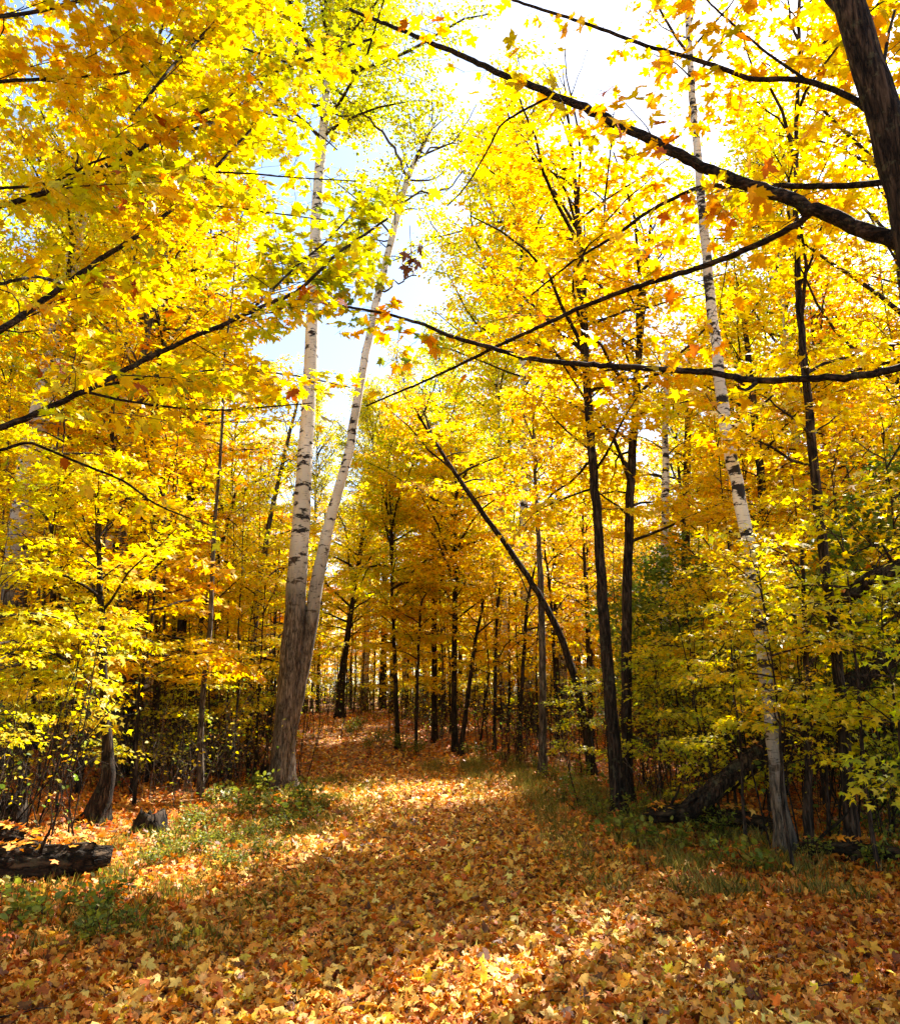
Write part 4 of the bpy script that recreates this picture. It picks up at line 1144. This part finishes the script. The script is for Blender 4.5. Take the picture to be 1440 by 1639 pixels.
# ------------------------------------------------------------------ far woods that read as one mass
def mass(name, n, yr, zr, size, cols, w, mat, seed):
    rg = np.random.default_rng(seed)
    y = rg.uniform(*yr, n); x = rg.uniform(-1, 1, n) * (y * .7 + 5)
    kx = np.sin(x * .7 + y * .2) * np.sin(y * .45 - x * .15) + .4 * np.sin(x * 1.9) * np.sin(y * 1.3 + 1)
    k = (rg.uniform(-.9, 1, n) < kx + .35) & ((np.abs(x - path_x(y)) > path_w(y) + .5) | ((y > 43) & (x > -12)))
    x, y = x[k], y[k]; n = len(x)
    z = ground_z(x, y) + zr[0] + (zr[1] - zr[0]) * rg.uniform(0, 1, n) ** 1.4
    V, F = leaf_mesh(rg, np.stack([x, y, z], -1), rg.normal(0, 1, (n, 3)), rg.normal(0, .6, (n, 3)) + np.array([0, 0, .8]), size * rg.uniform(.5, 1.3, n), MAPLE_LO)
    add(name, build_mesh(name, V, F, mat, palette(rg, n, cols, w)), kind='stuff')
mass('distant_woods', 70000, (88, 150), (0, 17), .5, *PAL_LEMON, M_LEAF, 401)
mass('undergrowth', 36000, (40, 90), (0, 1.5), .13, [OLIVE, LEMON, BROWN, GREEN], [3, 3, 3, 2], M_LEAF, 402)
mass('undergrowth', 16000, (24, 42), (0, .6), .09, [OLIVE, LEMON, BROWN, GREEN], [3, 2, 3, 3], M_LEAF, 403)

# ------------------------------------------------------------------ logs, stumps, fallen trunks
def log(name, label, cat, pix, mat, seed, sides=18, n=44, bumpy=.09, stubs=0, leafy=60):
    rg = np.random.default_rng(seed)
    ln = np.array([[*at(a, b, Y), w / 2 / FPX * Y] for (a, b, Y, w) in pix])
    base = np.array([ln[:, 0].mean(), ln[:, 1].mean(), ln[:, 2].min()])
    t = thing(name, label, cat, base)
    L = smooth_line(ln, n); L[:, :3] -= base
    V, F = tubes(L[None, :, :3], L[None, :, 3], sides * 2, .05, rg, True)
    q = V * 1.0
    ph = rg.uniform(0, 6, 6)
    k_ = np.tile(np.arange(sides * 2), n) * 2 * math.pi / (sides * 2)
    ax = np.repeat(np.arange(n), sides * 2)
    c_ = np.repeat(L[:, :3], sides * 2, 0)
    f_ = 1 + .05 * np.sin(2 * k_ + ax * .11 + ph[0]) + .05 * np.sin(7 * k_ - ax * .08 + ph[1]) + .04 * np.sin(ax * .6 + 2 * k_ + ph[2]) + .05 * np.sin(12 * k_ + ax * .05 + ph[3])
    V = c_ + (V - c_) * f_[:, None]
    axd = norm(L[-1, :3] - L[-3, :3]); ax0 = norm(L[0, :3] - L[2, :3]); m_ = sides * 2
    V[-m_:] += axd * (rg.uniform(-1.2, 1.0, (m_, 1)) * L[-1, 3]); V[:m_] += ax0 * (rg.uniform(-1.2, 1.0, (m_, 1)) * L[0, 3])
    V[-2 * m_:-m_] += axd * (rg.uniform(-.9, 0, (m_, 1)) * L[-1, 3]); V[-m_:, :] = L[-1, :3] + (V[-m_:] - L[-1, :3]) * .8
    V[:, 2] -= .035
    add('trunk', build_mesh('log', V, F, M_LOG if mat == M_WOOD else mat, None, True), t)
    top = L[:, 3].mean()
    if leafy:
        i_ = rg.integers(1, n - 1, leafy); pos = L[i_, :3] + rg.normal(0, 1, (leafy, 3)) * np.array([.08, .55, 0]) * L[i_, 3:4]
        pos[:, 2] += L[i_, 3] * (1.0 - .5 * (np.abs(pos[:, 1] - L[i_, 1]) / L[i_, 3]) ** 2) + .02
        Vl, Fl = leaf_mesh(rg, pos, rg.normal(0, 1, (leafy, 3)) * np.array([1, 1, .2]), np.array([0, 0, 1.]) + rg.normal(0, .35, (leafy, 3)), .08 * rg.uniform(.7, 1.2, leafy), MAPLE_MID)
        add('leaf_litter_on_log', build_mesh('log_litter', Vl, Fl, M_LITTER, palette(rg, leafy, LIT, LITW)), t, kind='stuff')
    for k in range(stubs):
        i = int(rg.integers(2, n - 2))
        P = grow(rg, L[i:i + 1, :3], np.array([[rg.normal(0, .6), rg.normal(0, .6) - .3, .9]]), np.array([rg.uniform(.15, .5)]), 4, 0, .1)
        V, F = tubes(P, np.array([[.02, .017, .013, .008]]), 6)
        add('branch_stub', build_mesh('branch_stub', V, F, mat, None, True), t)
    return t
log('fallen_log', 'rotten dark log lying in the leaves at the lower left', 'log', [(-160, 1395, 6.7, 54), (-60, 1388, 6.8, 56), (20, 1382, 6.9, 54), (90, 1374, 7.0, 50), (140, 1366, 7.1, 44), (166, 1362, 7.15, 38)], M_WOOD, 1, stubs=3, leafy=110)
log('fallen_log', 'mossy log end half hidden behind the rotten log at the left edge', 'log', [(-140, 1318, 7.5, 26), (-40, 1330, 7.6, 28), (30, 1340, 7.7, 26), (70, 1352, 7.8, 18)], M_WOOD, 2, stubs=2, leafy=90)
log('fallen_tree', 'dark dead trunk slanting up to the right out of the right-hand undergrowth', 'fallen tree', [(1105, 1288, 9.0, 30), (1160, 1245, 9.0, 32), (1235, 1188, 9.0, 32), (1330, 1112, 9.0, 30), (1440, 1035, 9.0, 28), (1540, 960, 9.0, 26)], M_BARK_DARK, 3, n=40, stubs=5)
log('fallen_tree', 'broken black bough arching out of the leaves at the right edge', 'fallen tree', [(1325, 985, 7.6, 12), (1350, 955, 7.5, 20), (1385, 925, 7.4, 26), (1440, 903, 7.3, 28), (1520, 895, 7.2, 30), (1620, 960, 7.2, 34), (1680, 1400, 7.2, 36)], M_BARK_DARK, 4, n=40, stubs=2)
log('fallen_log', 'dark log on the ground under the slanting trunk on the right', 'log', [(1040, 1300, 9.6, 22), (1110, 1296, 9.4, 24), (1190, 1306, 9.1, 24), (1262, 1322, 8.8, 20)], M_WOOD, 5, stubs=2)
log('fallen_log', 'thin weathered log lying behind the white birch foot on the right', 'log', [(1280, 1350, 7.9, 16), (1340, 1352, 7.8, 18), (1420, 1358, 7.6, 18), (1500, 1370, 7.4, 16)], M_WOOD, 6, stubs=1)

def stump(px, py, r, h, label, seed):
    rg = np.random.default_rng(seed)
    Y = ground_at(px, py); p = at(px, py, Y)
    t = thing('tree_stump', label, 'stump', (p[0], p[1], float(ground_z(p[0], p[1]))))
    n, s = 8, 22
    z = np.linspace(-.1, h, n)
    P = np.zeros((1, n, 3)); P[0, :, 2] = z; P[0, :, 0] = z * .1
    Rr = (r * (1 + .5 * np.exp(-np.maximum(z, 0) / .08)))[None]
    V, F = tubes(P, Rr, s, .10, rg, True)
    top = V.reshape(n, s, 3); top[-1, :, 2] += rg.uniform(-.5, .45, s) * h; top[-2, :, 2] += rg.uniform(-.2, .1, s) * h; top[-1, :, :2] *= .8
    add('stump_wood', build_mesh('stump', V, F, M_WOOD), t)
    for k in range(5):
        a = k * 1.25 + rg.uniform(0, .5)
        P = grow(rg, np.array([[math.cos(a) * r, math.sin(a) * r, .1 * h]]), np.array([[math.cos(a), math.sin(a), -.35]]), np.array([r * 2.2]), 5, 0, .15)
        V, F = tubes(P, (r * .3 * np.linspace(1, .25, 5))[None], 7)
        add('root', build_mesh('root', V, F, M_WOOD, None, True), t)
stump(240, 1335, .16, .20, 'small dark rotten stump between the log and the forked birch', 11)
stump(12, 1338, .15, .30, 'jagged dark stump behind the rotten log', 12)
stump(420, 1262, .10, .30, 'broken dark stump beside the foot of the forked birch', 13)

# ------------------------------------------------------------------ tell look-alikes apart by their place where they are few
ORD = ['leftmost', 'second from left', 'third from left', 'fourth from left', 'fifth from left', 'sixth from left', 'seventh from left', 'eighth from left', 'ninth from left', 'tenth from left', 'eleventh from left', 'twelfth from left', '13th from left', '14th from left', '15th from left', '16th from left'] + ['%dth from left' % k for k in range(17, 21)] + ['21st from left', '22nd from left', '23rd from left', '24th from left']
bylab = {}
for o in COL.objects:
    if o.parent is None and o.get('label'):
        bylab.setdefault(o['label'], []).append(o)
for lab, os_ in bylab.items():
    if 2 <= len(os_) <= 24 and 'beside the camera' not in lab:
        os_.sort(key=lambda o: o.location.x / max(1, o.location.y))
        for k, o in enumerate(os_):
            o['label'] = (ORD[k] if k < len(os_) - 1 or k < 1 else 'rightmost') + ' ' + lab
